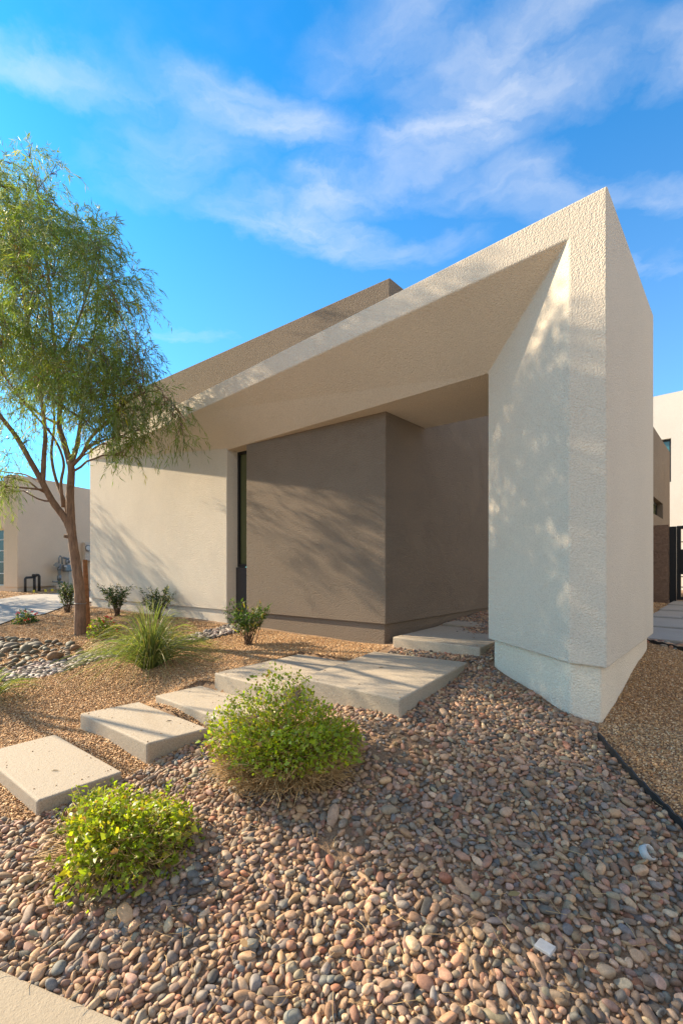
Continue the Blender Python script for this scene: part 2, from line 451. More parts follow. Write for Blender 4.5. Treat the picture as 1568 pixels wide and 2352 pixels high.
mb.prism([w0, w0 + NF * 4, w0 + NF * 4 + ND * .3, w0 + ND * .3], H - 1.3, H - .68)
mb.build('window_apron', M['stucco_cream'], nb)
nf3, nd3 = np.r_[NF, 0], np.r_[ND, 0]
mb = MB(); o3 = np.r_[w0 + ND * .12, H - .68]
mb.obox(o3, nf3 * .05, nd3 * .06, upv * 2.05); mb.obox(o3 + nf3 * 2.4, nf3 * .05, nd3 * .06, upv * 2.05)
for zz in (0, .42, .84, 1.25, 1.65, 2.0): mb.obox(o3 + upv * zz + nf3 * .05, nf3 * 2.35, nd3 * .05, upv * .035)
fo = mb.build('window', M['white_paint'], nb)
pn = MB(); pn.obox(o3 + nf3 * .05 + nd3 * .03, nf3 * 2.35, nd3 * .01, upv * 2.03); po = pn.build('pane', M['glass_dark']); po.parent = fo

def npt(px, py, off):   # point on the neighbour's side wall, off metres out of it
    base = NC if px < 157 else q2
    base = base - NF * off
    s = (px - CX) / F
    k = (base[0] - s * base[1]) / (s * ND[1] - ND[0])
    p2 = base + ND * k
    return np.r_[p2, H - (py - CY) / F * p2[1]]
# gas meter
gm = empty('gas_meter', npt(140, 1357, .25)); tag(gm, 'grey gas meter with curved riser pipe against the beige wall', 'gas meter')
def bl(px, py, off=.25): return npt(px, py, off)
mb = MB()
for (x0, x1, y0, y1) in ((141.5, 158, 1296, 1313),):
    o3 = bl(x0, y1, .18); ex = bl(x1, y1, .18) - o3; mb.obox(o3, ex, -nf3 * .22, upv * ((y1 - y0) / F * 15.6))
bd = mb.build('meter_body', M['grey_metal'], gm); bevel(bd, .05, 3)
mb = MB(); mb.tube([bl(136, 1345), bl(136, 1306), bl(137, 1296)], .045, 10); mb.tube([bl(136, 1300), bl(135, 1282), bl(138, 1276.5), bl(142, 1280), bl(143, 1296)], .022, 8)
mb.tube([bl(136, 1333), bl(136, 1322)], .07, 10); mb.tube([bl(136, 1310), bl(136, 1303)], .065, 10); mb.tube([bl(121, 1336), bl(144, 1337)], .03, 8)
mb.build('riser_pipe', M['grey_metal'], gm, True)
mb = MB(); mb.tube([bl(131, 1297, .2), bl(131, 1297, .34)], .085, 14); mb.tube([bl(124, 1298), bl(133, 1298)], .03, 8)
mb.build('regulator', M['grey_metal'], gm, False)
mb = MB(); mb.tube([bl(153, 1297), bl(153, 1285)], .04, 10); mb.tube([bl(146, 1281), bl(157, 1284)], .04, 8); mb.tube([bl(157, 1292), bl(160, 1288)], .04, 8)
mb.build('valve', M['grey_metal'], gm, True)
mb = MB(); mb.tube([bl(157, 1312), bl(157, 1345)], .022, 8); mb.build('outlet_pipe', M['tan_paint'], gm, True)
mb = MB(); mb.tube([bl(136, 1343), bl(136, 1360)], .12, 12)
mb.build('pipe_sleeve', M['tan_paint'], gm, True)
mb = MB(); o3 = bl(147.5, 1302.5, .41); mb.obox(o3, bl(153.5, 1302.5, .41) - o3, -nf3 * .006, upv * .06); mb.build('label_plate', M['white_paint'], gm)
bp = empty('water_pipe', npt(75, 1360, .3)); tag(bp, 'black bent water pipes standing beside the beige wall', 'pipe')
mb = MB(); mb.tube([bl(58, 1361), bl(58, 1330), bl(60, 1327), bl(78, 1326)], .04, 10); mb.tube([bl(79, 1361), bl(79, 1323)], .045, 10); mb.build('backflow_pipe', M['pipe_black'], bp, True)
mb = MB(); mb.tube([bl(83, 1321, .4), bl(88, 1321, .4), bl(90, 1324, .4), bl(90, 1358, .4)], .045, 10); mb.tube([bl(75, 1322), bl(84, 1322)], .05, 8); mb.build('bent_pipe', M['pipe_black'], bp, True)
em = empty('electric_panel', npt(200, 1360, .1)); tag(em, 'tan electric meter panel with round glass dial on the beige wall', 'meter panel')
mb = MB(); o3 = npt(189, 1288, .02); mb.obox(o3, nd3 * .75, -nf3 * .16, upv * .72); bevel(mb.build('panel_box', M['tan_paint'], em), .012)
c0 = npt(202, 1259, .18); mb = MB(); mb.tube([c0, c0 - nf3 * .08], .13, 20); mb.build('meter_dial', M['grey_metal'], em)
c0 = npt(202, 1259, .262); mb = MB(); mb.tube([c0, c0 - nf3 * .03], .09, 20); mb.build('dial_glass', M['white_paint'], em)
mb = MB(); mb.tube([npt(189.5, 1288, .06), npt(189.5, 1352, .06)], .03, 8); mb.tube([npt(197, 1288, .06), npt(197, 1352, .06)], .04, 8); mb.build('conduit', M['tan_paint'], em, True)
for (px, py, lb) in ((75, 1362, 'yellow utility marker nearest the gravel strip'), (102, 1357, 'yellow utility marker beside the bent water pipe'), (117, 1355, 'yellow utility marker beside the gas meter sleeve')):
    q = npt(px, py, .75); q[2] = g1(q[0], q[1])
    mb = MB(); mb.obox(q, (.07, 0, 0), (0, .02, 0), (0, 0, .1)); tag(mb.build('utility_marker', M['yellow_tag']), lb, 'marker', 'yellow utility markers')

wb_ = empty('white_house', (14, 14, H - .9)); tag(wb_, 'white two storey stucco house rising behind the gate', 'house')
B0 = np.array((.7 * 17.0, 17.0))
def bpnt(k, n=0.0): return B0 + U * k + P_ * n
bt = 6.55
mb = MB(); kr = 0
def face_px(px):
    s = (px - CX) / F
    return (B0[0] - s * B0[1]) / (s * U[1] - U[0])
k1 = face_px(1540.6); k0w = k1 - 1.7
for z0, z1, ka, kb in ((-1.3, 3.2, -3, 6), (4.85, bt, -3, 6), (3.2, 4.85, -3, k0w), (3.2, 4.85, k1, 6)):
    mb.prism([bpnt(ka), bpnt(kb), bpnt(kb, .3), bpnt(ka, .3)], H + z0, H + z1)
mb.build('wall', M['stucco_white'], wb_)
mb = MB(); mb.prism([bpnt(-3, .31), bpnt(6, .31), bpnt(6, 6), bpnt(-3, 6)], H - 1.3, H + bt - .1); mb.build('building_core', M['stucco_white'], wb_)
wg = B0 + U * 8.5
mb = MB(); mb.prism([wg + P_ * 1, wg - P_ * 11, wg - P_ * 11 + U * 4, wg + P_ * 1 + U * 4], H - 1.6, H + 5.8); bevel(mb.build('bounce_wing', M['stucco_white'], wb_), .02)  # unseen wing, added to bounce sun onto the pier's shaded face
mb = MB(); o3 = np.r_[bpnt(k0w, .12), H + 3.2]
mb.obox(o3, uu * 1.7, kk * .05, upv * .06); mb.obox(o3 + upv * 1.57, uu * 1.7, kk * .05, upv * .08); mb.obox(o3 + upv * .06 + uu * 1.64, uu * .06, kk * .05, upv * 1.51); mb.obox(o3 + upv * .06, uu * .06, kk * .05, upv * 1.51)
fo = mb.build('window', M['black_metal'], wb_)
pn = MB(); pn.obox(o3 + uu * .06 + upv * .06 + kk * .02, uu * 1.58, kk * .01, upv * 1.51); po = pn.build('pane', M['glass_teal']); po.parent = fo

# block wall and gate
R0 = np.array((7.96, 10.7))
bw = empty('block_wall', (7.4, 11.2, H - .9)); tag(bw, 'brown split face block wall between the pier and black gate', 'wall')
mb = MB()
for r in range(8):
    z0 = H - .82 + r * .2315
    k = 0.0
    off = .0 if r % 2 else .2
    ks = [0.0] + [off + .4 * i for i in range(1, 5)] + [1.8]
    for ka, kb in zip(ks[:-1], ks[1:]):
        o3 = np.r_[R0 - U * (kb - .004), z0 + .004]
        mb.obox(o3, uu * (kb - ka - .008), kk * .19, upv * .2235)
o = mb.build('block_courses', M['block'], bw); bevel(o, .012)
mb = MB(); mb.obox(np.r_[R0 - U * 1.79 + P_ * .012, H - 1.3], uu * 1.77, kk * .166, upv * 2.32); mb.build('mortar_core', M['block'], bw)
gt = empty('gate', (8.8, 10.1, H - .84)); tag(gt, 'black metal gate with horizontal bars at the end of the paver path', 'gate')
mb = MB(); mb.obox(np.r_[R0 + U * .01 + P_ * .03, H - 1.0], uu * .13, kk * .13, upv * 1.98); mb.build('post', M['black_metal'], gt)
mb = MB(); G0 = np.r_[R0 + U * .15 + P_ * .05, H - .8]
mb.obox(G0, uu * .08, kk * .05, upv * 1.79); mb.obox(G0 + uu * 1.3, uu * .08, kk * .05, upv * 1.79); mb.obox(G0 + uu * .08, uu * 1.22, kk * .05, upv * .08); mb.obox(G0 + uu * .08 + upv * 1.71, uu * 1.22, kk * .05, upv * .08)
mb.build('gate_frame', M['black_metal'], gt)
mb = MB()
for zz in (.3, .55, .93, 1.16, 1.39): mb.obox(G0 + uu * .08 + upv * zz + kk * .01, uu * 1.22, kk * .02, upv * .022)
mb.build('gate_bars', M['black_metal'], gt)
mb = MB(); mb.obox(G0 + uu * .081 + upv * .62 - kk * .02, uu * .13, kk * .09, upv * .6); mb.build('lock_box', M['black_metal'], gt)

# ------------------------------------------------------------------ paving
def slab(name, quad, ztop, thick, lab, cat='stepping slab', group='concrete stepping slabs', mat='slab'):
    mb = MB(); mb.prism(quad, H + ztop - thick, H + ztop)
    o = mb.build(name, M[mat]); bevel(o, .016, 3); tag(o, lab, cat, group); return o
d1 = np.array((.80, -.60)); d2 = np.array((.65, .76))
F1 = np.array((-2.014, 2.912))
slab('stepping_slab', [F1, F1 + d2 * .55, F1 + d2 * .55 - d1 * 1.24, F1 - d1 * 1.24], -1.55, .34, 'concrete stepping slab closest to the pavement, cut by the photo edge')
F2 = np.array((-1.56, 3.53))
slab('stepping_slab', [F2, np.array((-1.17, 3.87)), np.array((-2.13, 4.63)), np.array((-2.53, 4.256))], -1.42, .34, 'thick concrete stepping slab, second from the pavement')
slab('stepping_slab', [(-.98, 3.80), (-.60, 4.17), (-1.58, 4.95), (-1.93, 4.56)], -1.335, .3, 'low concrete stepping slab level with the gravel behind the big shrub')
slab('stepping_slab', [(-1.385, 4.79), (-.53, 4.08), (.14, 5.31), (-.566, 5.83)], -1.155, .35, 'long concrete slab left of the widest slab, below the dark wall')
slab('stepping_slab', [(.475, 3.555), (1.42, 4.93), (.41, 5.57), (-.4, 4.25)], -1.07, .35, 'widest concrete slab in the sun before the raised entry slab')
slab('stepping_slab', [(1.59, 5.05), (2.48, 6.18), (1.57, 6.98), (.68, 5.84)], -.93, .4, 'raised concrete entry slab beside the dark porch wall')
slab('stepping_slab', [(2.52, 6.22), (3.35, 7.30), (2.44, 8.08), (1.61, 7.02)], -.90, .4, 'concrete porch slab deepest under the canopy')
P0 = np.array((3.70, 5.90))
ords = ['nearest the pier', 'second from the pier', 'third from the pier', 'fourth from the pier', 'closest to the gate']
for i in range(5):
    s0 = P0 + P_ * (1.33 * i); z = -.915 + .022 * i
    slab('path_paver', [s0, s0 + U * 2.2, s0 + U * 2.2 + P_ * 1.28, s0 + P_ * 1.28], z, .2, 'grey concrete paver %s on the gate path' % ords[i], 'paver', 'pavers leading to the gate', 'drive')
# driveway and pavement
dp = [gpix(0, 1437), gpix(33, 1424), gpix(102, 1413), gpix(131, 1402), gpix(150, 1392)]
dq = [gpix(139, 1364.5), gpix(55, 1369), gpix(0, 1378)]
ring = [dp[0] + np.array((-8, 0.8, 0))] + dp + [np.array((-5.6, 13.5, 0))] + [np.array((-7.3, 18, 0))] + dq + [dq[-1] + np.array((-8, -2, 0))]
def poly_sheet(name, ring, mat, lift):
    import bmesh
    bm = bmesh.new(); vs = [bm.verts.new((p[0], p[1], 0)) for p in ring]
    fc = bm.faces.new(vs); bmesh.ops.triangulate(bm, faces=[fc])
    for _ in range(4): bmesh.ops.subdivide_edges(bm, edges=[e for e in bm.edges if e.calc_length() > .5], cuts=1); bmesh.ops.triangulate(bm, faces=bm.faces[:])
    for v_ in bm.verts: v_.co.z = g1(v_.co.x, v_.co.y) + lift
    me = bpy.data.meshes.new(name); bm.to_mesh(me); bm.free(); me.materials.append(mat)
    o = bpy.data.objects.new(name, me); COL.objects.link(o); fix_normals(o); return o
tag(poly_sheet('driveway', ring, M['drive'], .03), kind='structure')
K1, K2 = np.array((-.806, 1.683)), np.array((-1.486, 1.915))
kd = (K1 - K2) / np.linalg.norm(K1 - K2); kn = np.array((kd[1], -kd[0])); kn = kn if kn[1] < 0 else -kn
mb = MB()
mb.prism([K2 - kd * 6, K1 + kd * 4, K1 + kd * 4 + kn * 2.2, K2 - kd * 6 + kn * 2.2], H - 2.0, H - 1.745)
tag(bevel(mb.build('pavement', M['kerb']), .02, 3), kind='structure')

# garden edging strips
def edging(lab, pix, hgt=.07):
    pts = [gpix(*p) for p in pix]; mb = MB()
    ds = []
    for (p0, p1) in zip(pts[:-1], pts[1:]):
        for t in np.linspace(0, 1, 8, endpoint=False): ds.append(p0 + (p1 - p0) * t)
    ds.append(pts[-1]); ds = np.array(ds); ds[:, 2] = gz(ds[:, 0], ds[:, 1])
    v, f = [], []
    for i, p in enumerate(ds):
        t = ds[min(i + 1, len(ds) - 1)] - ds[max(i - 1, 0)]; n = np.array((-t[1], t[0], 0)); n /= np.linalg.norm(n)
        for s, z in ((-.006, -.05), (.006, -.05), (.006, hgt), (-.006, hgt)): v.append(p + n * s + np.array((0, 0, z + .006 * math.sin(i * 1.7))))
    for i in range(len(ds) - 1):
        for k in range(4): f.append((4 * i + k, 4 * i + (k + 1) % 4, 4 * i + 4 + (k + 1) % 4, 4 * i + 4 + k))
    f += [(0, 1, 2, 3), (4 * len(ds) - 1, 4 * len(ds) - 2, 4 * len(ds) - 3, 4 * len(ds) - 4)]
    mb.add(v, f); return tag(mb.build('garden_edging', M['edging']), lab, 'edging', 'black garden edging strips'), ds
e1, eline = edging('black plastic edging between river rock and gravel right of the pier', [(1373, 1701), (1449, 1788), (1510, 1852), (1568, 1912), (1640, 1990)], .055)
e2, eline2 = edging('short black edging strip in front of the path pavers', [(1478, 1476), (1520, 1485), (1568, 1497), (1640, 1520)], .05)
e3, eline3 = edging('black edging strip below the slot window beside the grass clump', [(400, 1486), (433, 1479), (490, 1467), (547, 1453)], .03)

# ------------------------------------------------------------------ stones
def ico(sub):
    import bmesh
    bm = bmesh.new(); bmesh.ops.create_icosphere(bm, subdivisions=sub, radius=1.0)
    v = np.array([x.co[:] for x in bm.verts]); f = np.array([[q.index for q in x.verts] for x in bm.faces]); bm.free(); return v, f
def pebble_shape(sub, seed, lump=.24):
    r = np.random.default_rng(seed); v, f = ico(sub)
    v = np.sign(v) * np.abs(v) ** r.uniform(.74, 1.08)
    w = np.ones(len(v))
    for _ in range(5):
        d = r.normal(size=3); d /= np.linalg.norm(d)
        w += lump * r.uniform(-1, 1) * np.maximum(v @ d, 0) ** 2
    for _ in range(2):
        d = r.normal(size=3); d[2] *= .3; d /= np.linalg.norm(d); k = r.uniform(.42, .85); s = v @ d
        v = v - np.outer(np.maximum(s - k, 0) * .75, d)
    v = v * w[:, None]; v[:, 0] += .12 * r.uniform(-1, 1) * v[:, 1] ** 2
    return v, f
SH = [pebble_shape(2, 100 + i) for i in range(14)]
SH3 = [pebble_shape(3, 100 + i) for i in range(14)]
def pack(poly, classes, seed, squash=.86):
    r = np.random.default_rng(seed); poly = np.array([p[:2] for p in poly]); lo, hi = poly.min(0), poly.max(0)
    cell = 2 * max(c[1] for c in classes); grid = {}; out = []
    for r0, r1, n in classes:
        q = r.uniform(lo, hi, (n, 2)); q = q[inpoly(q[:, 0], q[:, 1], poly)]; rs = np.sort(r.uniform(r0, r1, len(q)))[::-1]
        for (x, y), rad in zip(q.tolist(), rs.tolist()):
            ci, cj = int(x // cell), int(y // cell); ok = True
            for a in (-1, 0, 1):
                for b in (-1, 0, 1):
                    for (x2, y2, r2) in grid.get((ci + a, cj + b), ()):
                        if (x - x2) ** 2 + (y - y2) ** 2 < ((rad + r2) * squash) ** 2: ok = False; break
                    if not ok: break
                if not ok: break
            if ok: grid.setdefault((ci, cj), []).append((x, y, rad)); out.append((x, y, rad))
    return np.array(out)
PAL = np.array([(.42, .295, .19), (.34, .24, .16), (.28, .235, .195), (.23, .18, .145), (.34, .21, .15), (.20, .185, .17), (.125, .12, .115), (.19, .20, .20),
                (.35, .175, .115), (.52, .41, .29), (.29, .265, .20), (.46, .345, .245), (.38, .27, .215)])
PAL = PAL * np.array((1.10, .985, .88))
PW = np.array([.14, .13, .11, .09, .12, .08, .05, .05, 
 .02, .06, .05, .06, .06]); PW = PW / PW.sum()
PNAME = ['tan', 'light brown', 'warm grey', 'brown grey', 'pinkish brown', 'mid grey', 'charcoal', 'blue grey', 'brick red', 'cream', 'olive grey', 'sandy', 'rosy tan']
def rotm(yaw, tx, ty):
    cy, sy = np.cos(yaw), np.sin(yaw); cx, sx = np.cos(tx), np.sin(tx); cb, sb = np.cos(ty), np.sin(ty); o, z = np.ones_like(yaw), np.zeros_like(yaw)
    Rz = np.stack([np.stack([cy, -sy, z], -1), np.stack([sy, cy, z], -1), np.stack([z, z, o], -1)], 1)
    Rx = np.stack([np.stack([o, z, z], -1), np.stack([z, cx, -sx], -1), np.stack([z, sx, cx], -1)], 1)
    Ry = np.stack([np.stack([cb, z, sb], -1), np.stack([z, o, z], -1), np.stack([-sb, z, cb], -1)], 1)
    return Rz @ Ry @ Rx
def stone_params(pk, seed, tilt=.3, lift=.35, flat=(.5, .8), pal=PAL, pw=PW):
    r = np.random.default_rng(seed); n = len(pk)
    el = 1.05 + r.gamma(2.0, .2, n).clip(0, 1.0); s = np.c_[pk[:, 2] * el, pk[:, 2] * r.uniform(.86, 1.0, n), pk[:, 2] * r.uniform(*flat, n)]
    R = rotm(r.uniform(0, 2 * np.pi, n), r.normal(0, tilt, n), r.normal(0, tilt, n))
    z = gz(pk[:, 0], pk[:, 1]) + s[:, 2] * lift + r.uniform(0, .4, n) * pk[:, 2] * .6
    ci = r.choice(len(pal), n, p=pw); c = pal[ci] * r.uniform(.7, 1.2, (n, 1)) * r.uniform(.95, 1.05, (n, 3))
    return dict(pos=np.c_[pk[:, :2], z], s=s, R=R, c=c, ci=ci, k=r.integers(0, 14, n))
def stone_mesh(name, pr, sel, shapes, mat, smooth=True):
    V_, F_, C_ = [], [], []; base = 0
    for k in range(len(shapes)):
        q = np.where(sel & (pr['k'] % len(shapes) == k))[0]
        if not len(q): continue
        sv, sf = shapes[k]
        w = np.einsum('nij,nvj->nvi', pr['R'][q], sv[None] * pr['s'][q][:, None]) + pr['pos'][q][:, None]
        V_.append(w.reshape(-1, 3)); C_.append(np.repeat(pr['c'][q], len(sv), 0))
        F_.append((sf[None] + (np.arange(len(q)) * len(sv))[:, None, None] + base).reshape(-1, sf.shape[1])); base += len(q) * len(sv)
    return mesh(name, np.concatenate(V_), np.concatenate(F_), mat, smooth=smooth, col=np.concatenate(C_))
ed = [tuple(p[:2]) for p in eline]
bed = [(-3.4, 3.02), (-2.05, 2.87), (-1.64, 3.32), (-1.54, 3.5), (-1.15, 3.87), (-1.0, 3.85), (-.5, 4.15), (.475, 3.75), (1.1, 4.93), (.55, 5.45), (.72, 6.0), (1.31, 6.83),
       (2.75, 8.40), (3.4, 8.0), (2.9, 6.3), (1.63, 4.9), (1.86, 3.75), (2.0, 3.5)] + ed + [(2.6, 1.5), (2.3, .8), (.6, .8), (.1, 1.36), (-.80, 1.68), (-1.48, 1.915), (-3.6, 2.64)]
top = pack(bed, [(.028, .036, 260), (.018, .026, 10000), (.012, .018, 80000), (.007, .012, 110000)], 5, .86)
# thinned where the soil shows: beside the widest slab and in front of the shrubs
def patch(pk, c, r, keep, seed):
    q = np.random.default_rng(seed); d = np.hypot((pk[:, 0] - c[0]) / r[0], (pk[:, 1] - c[1]) / r[1]); return (d > 1) | (q.random(len(pk)) < keep)
top = top[patch(top, (.46, 3.25), (.28, .22), .45, 1) & patch(top, (.02, 2.45), (.2, .12), .6, 2)]
pr = stone_params(top, 21, .36, .55); pr['c'] = pr['c'] * 1.0
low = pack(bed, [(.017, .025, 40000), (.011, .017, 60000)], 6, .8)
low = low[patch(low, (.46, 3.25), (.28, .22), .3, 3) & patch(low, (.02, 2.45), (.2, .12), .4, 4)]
pr2 = stone_params(low, 22, .45, -.25); pr2['c'] = pr2['c'] * .75  # lower layer coloured darker to stand in for shade in the gaps
# the 300 that show largest stand as stones of their own
px = CX + F * pr['pos'][:, 0] / pr['pos'][:, 1]; py = CY + F * (H - pr['pos'][:, 2]) / pr['pos'][:, 1]
inn = (px > 4) & (px < 1564) & (py < 2346) & (py > 1500)
# (not under the shrub that hides them)
size = pr['s'][:, 0] * pr['s'][:, 1] / pr['pos'][:, 1] ** 2 * inn
big = np.argsort(-size)[:300]; sel = np.ones(len(top), bool); sel[big] = False
tag(stone_mesh('river_rock', pr, sel, SH, M['stone']), 'rounded multicoloured river rock covering the slope below the pier', 'river rock', kind='stuff')
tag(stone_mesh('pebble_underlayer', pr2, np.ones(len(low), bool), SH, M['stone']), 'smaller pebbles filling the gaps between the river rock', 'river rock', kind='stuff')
proto = []
for k in range(14):
    me = bpy.data.meshes.new('river_pebble'); me.from_pydata(SH3[k][0].tolist(), [], SH3[k][1].tolist())
    me.polygons.foreach_set('use_smooth', np.ones(len(me.polygons), bool)); me.materials.append(M['stone_single']); proto.append(me)
for b in big:
    o = bpy.data.objects.new('river_pebble', proto[pr['k'][b]]); COL.objects.link(o)
    Mx = Matrix.Translation(Vector(pr['pos'][b])) @ Matrix(pr['R'][b].tolist()).to_4x4() @ Matrix.Diagonal(Vector((*pr['s'][b], 1)))
    o.matrix_world = Mx; o.color = (*pr['c'][b], 1)
    tag(o, 'rounded %s river pebble among the largest near the pavement' % PNAME[pr['ci'][b]], 'pebble', 'largest river pebbles near the pavement')

# narrow strip of pale flat pebbles that winds past the grass to the wall
lowe = [(-60, 1580), (0, 1567.7), (33, 1565.5), (98, 1555.7), (153, 1542.5), (197, 1527), (240, 1514), (330, 1497), (433, 1480), (490, 1468), (547, 1453)]
uppe = [(556, 1437), (520, 1437), (433, 1464), (350, 1478), (262, 1492), (197, 1505), (153, 1516), (87, 1524), (44, 1536), (0, 1545), (-60, 1552)]
strip = [gpix(*p) for p in lowe + uppe]
sp_ = pack(strip, [(.03, .042, 6000), (.02, .03, 20000), (.014, .02, 20000)], 8, .8)
PAL2 = .8 * np.array([(.50, .43, .37), (.40, .34, .30), (.30, .27, .26), (.22, .2, .2), (.44, .33, .27)]); 
prs = stone_params(sp_, 23, .25, .5, (.35, .6), PAL2, np.array([.3, .25, .2, .12, .13]))
tag(stone_mesh('pebble_strip', prs, np.ones(len(sp_), bool), SH, M['stone']), 'pale flat pebbles winding from the swale to the wall', 'pebbles', kind='stuff')
st2 = [gpix(1474, 1470), np.r_[P0 - P_ * .01, 0], np.r_[P0 + U * 2.2, 0]] + [eline2[-1 - 4 * i] for i in range(5)] + [eline2[0]]
s2 = pack(st2, [(.03, .045, 3000), (.02, .03, 6000)], 9, .8)
pr3 = stone_params(s2, 24, .3, .4)
tag(stone_mesh('pebble_border', pr3, np.ones(len(s2), bool), SH, M['stone']), 'band of pebbles between the edging and the path pavers', 'pebbles', kind='stuff')

# crushed tan gravel
def chip_shape(seed):
    r = np.random.default_rng(seed)
    v = np.array([(1, 0, 0), (-1, 0, 0), (0, 1, 0), (0, -1, 0), (0, 0, 1), (0, 0, -1)], float) * r.uniform(.75, 1.2, (6, 1)) + r.normal(0, .16, (6, 3))
    f = np.array([(0, 2, 4), (2, 1, 4), (1, 3, 4), (3, 0, 4), (2, 0, 5), (1, 2, 5), (3, 1, 5), (0, 3, 5)]); return v, f
CH = [chip_shape(i) for i in range(14)]
GP = np.array([(.56, .37, .19), (.46, .29, .15), (.62, .46, .29), (.34, .22, .13), (.68, .57, .42), (.48, .34, .22), (.40, .21, .10)])
GP = GP * np.array((.95, .86, .74))
GW = np.array([.24, .2, .17, .14, .08, .12, .05]); 
def chips(name, regions, seed, lab):
    r = np.random.default_rng(seed); A_ = []
    for poly, dens, rad, holes in regions:
        poly = np.array([p[:2] for p in poly]); lo, hi = poly.min(0), poly.max(0); n = int(np.prod(hi - lo) * dens)
        q = r.uniform(lo, hi, (n, 2)); k = inpoly(q[:, 0], q[:, 1], poly)
        for h_ in holes: k &= ~inpoly(q[:, 0], q[:, 1], [p[:2] for p in h_])
        q = q[k]; A_.append(np.c_[q, r.uniform(rad * .6, rad * 1.35, len(q))])
    pk = np.concatenate(A_); n = len(pk)
    s = np.c_[pk[:, 2] * r.uniform(1.0, 1.7, n), pk[:, 2] * r.uniform(.7, 1.0, n), pk[:, 2] * r.uniform(.35, .7, n)]
    prm = dict(pos=np.c_[pk[:, :2], gz(pk[:, 0], pk[:, 1]) + r.uniform(0, 1.0, n) * pk[:, 2] * .8], s=s, R=rotm(r.uniform(0, 6.28, n), r.normal(0, .45, n), r.normal(0, .45, n)),
               c=GP[r.choice(7, n, p=GW)] * r.uniform(.7, 1.2, (n, 1)), k=r.integers(0, 14, n))
    return tag(stone_mesh(name, prm, np.ones(n, bool), CH, M['chips'], False), lab, 'gravel', kind='stuff')
drv = [p for p in ring]
nearg = [(-3.6, 2.7), (-2.05, 2.88), (-1.64, 3.33), (-1.15, 3.87), (-.5, 4.2), (.4, 5.6), (.66, 6.02), (-2.1, 7.95), (-3.6, 6.3), (-5.0, 5.2)]
farg = [(-5.0, 5.2), (-3.6, 6.3), (-2.1, 7.95), (-6.45, 11.1), (-7.3, 11.3), (-10.5, 9.2), (-8.0, 6.0)]
chips('tan_gravel', [(nearg, 9000, .0085, [strip]), (farg, 5200, .0105, [strip, drv])], 31, 'crushed tan gravel between the slabs, the tree and the house wall')
rg = [tuple(eline[i][:2]) for i in range(len(eline))][::-1] + [(2.05, 3.5), (3.62, 5.2), tuple(eline2[0][:2])] + [tuple(eline2[i][:2]) for i in range(4, len(eline2), 4)] + [(5.0, 4.6), (4.4, 2.0)]
rg2 = [(3.7, 5.9), (6.33, 8.78), (7.96, 10.6), (6.9, 11.5), (2.9, 7.2)]
chips('side_gravel', [(rg, 9000, .0085, []), (rg2, 3000, .012, [])], 32, 'crushed tan gravel right of the pier and along the gate path')
nbg = [gpix(-40, 1388), gpix(0, 1380), gpix(50, 1371), gpix(139, 1366), gpix(150, 1354), gpix(48, 1360), gpix(-40, 1352)]
chips('neighbour_gravel', [(nbg, 2500, .016, [])], 33, 'pinkish gravel strip at the foot of the beige neighbouring house')

r = np.random.default_rng(44); sv_, sf_, sc_ = [], [], []; nb_ = 0
for quad_, zt_ in [(s_[0], s_[1]) for s_ in SLABS] + [([tuple(F1), tuple(F1 + d2 * .55), tuple(F1 + d2 * .55 - d1 * 1.24), tuple(F1 - d1 * 1.24)], -1.55), ([(1.59, 5.05), (2.48, 6.18), (1.57, 6.98), (.68, 5.84)], -.93)]:
    qd = np.array(grow(quad_, -.1)); e_ = r.beta(.35, .35, (26, 2))
    pq = qd[0] + (qd[1] - qd[0]) * e_[:, :1] + (qd[3] - qd[0]) * e_[:, 1:]
    for x_, y_ in pq:
        v_, f_ = CH[r.integers(14)]; q_ = r.uniform(.003, .0075); sv_.append(v_ * q_ * np.array((1.3, 1, .6)) + np.array((x_, y_, H + zt_ + q_ * .4))); sf_.append(f_ + nb_); nb_ += 6; sc_.append(np.repeat(GP[r.integers(7)][None] * r.uniform(.6, 1.0), 6, 0))
tag(mesh('stray_gravel', np.concatenate(sv_), np.concatenate(sf_), M['chips'], col=np.concatenate(sc_)), 'stray gravel bits lying on the stepping slabs', 'gravel', kind='stuff')

# cobbles in the dry swale
rc = np.random.default_rng(77)
cob = pack([gpix(-25, 1560), gpix(40, 1534), gpix(100, 1522), gpix(160, 1514), gpix(205, 1500), gpix(150, 1482), gpix(60, 1468), gpix(-25, 1462)], [(.085, .105, 25), (.06, .08, 120), (.035, .06, 500)], 41, .84)
cpal = [((.19, .175, .12), 'olive grey'), ((.25, .22, .17), 'dusty grey'), ((.29, .17, .085), 'rusty orange'), ((.23, .17, .115), 'brown')]
CM = []
for k in range(6):
    v_, f_ = pebble_shape(2, 300 + k, .5); me = bpy.data.meshes.new('swale_cobble'); me.from_pydata(v_.tolist(), [], f_.tolist())
    me.polygons.foreach_set('use_smooth', np.ones(len(me.polygons), bool)); me.materials.append(M['stone_single']); CM.append(me)
for (x, y, r) in cob:
    nm_i = rc.choice(4, p=[.4, .25, .15, .2]); o = bpy.data.objects.new('swale_cobble', CM[rc.integers(6)]); COL.objects.link(o)
    o.location = (x, y, g1(x, y) + r * .2); o.rotation_euler = (rc.normal(0, .3), rc.normal(0, .3), rc.uniform(0, 6.28)); o.scale = (r * rc.uniform(1, 1.35), r, r * rc.uniform(.55, .75))
    cc, cn = cpal[nm_i]; o.color = (*(np.array(cc) * rc.uniform(.85, 1.2)), 1)
    o.color = (*(np.array(cc) * rc.uniform(.5, .8)), 1)  # cobble colour lowered in place of the tree shade over the swale
    tag(o, '%s cobble lying in the dry swale left of the tree' % cn, 'cobble', 'cobbles in the dry swale')

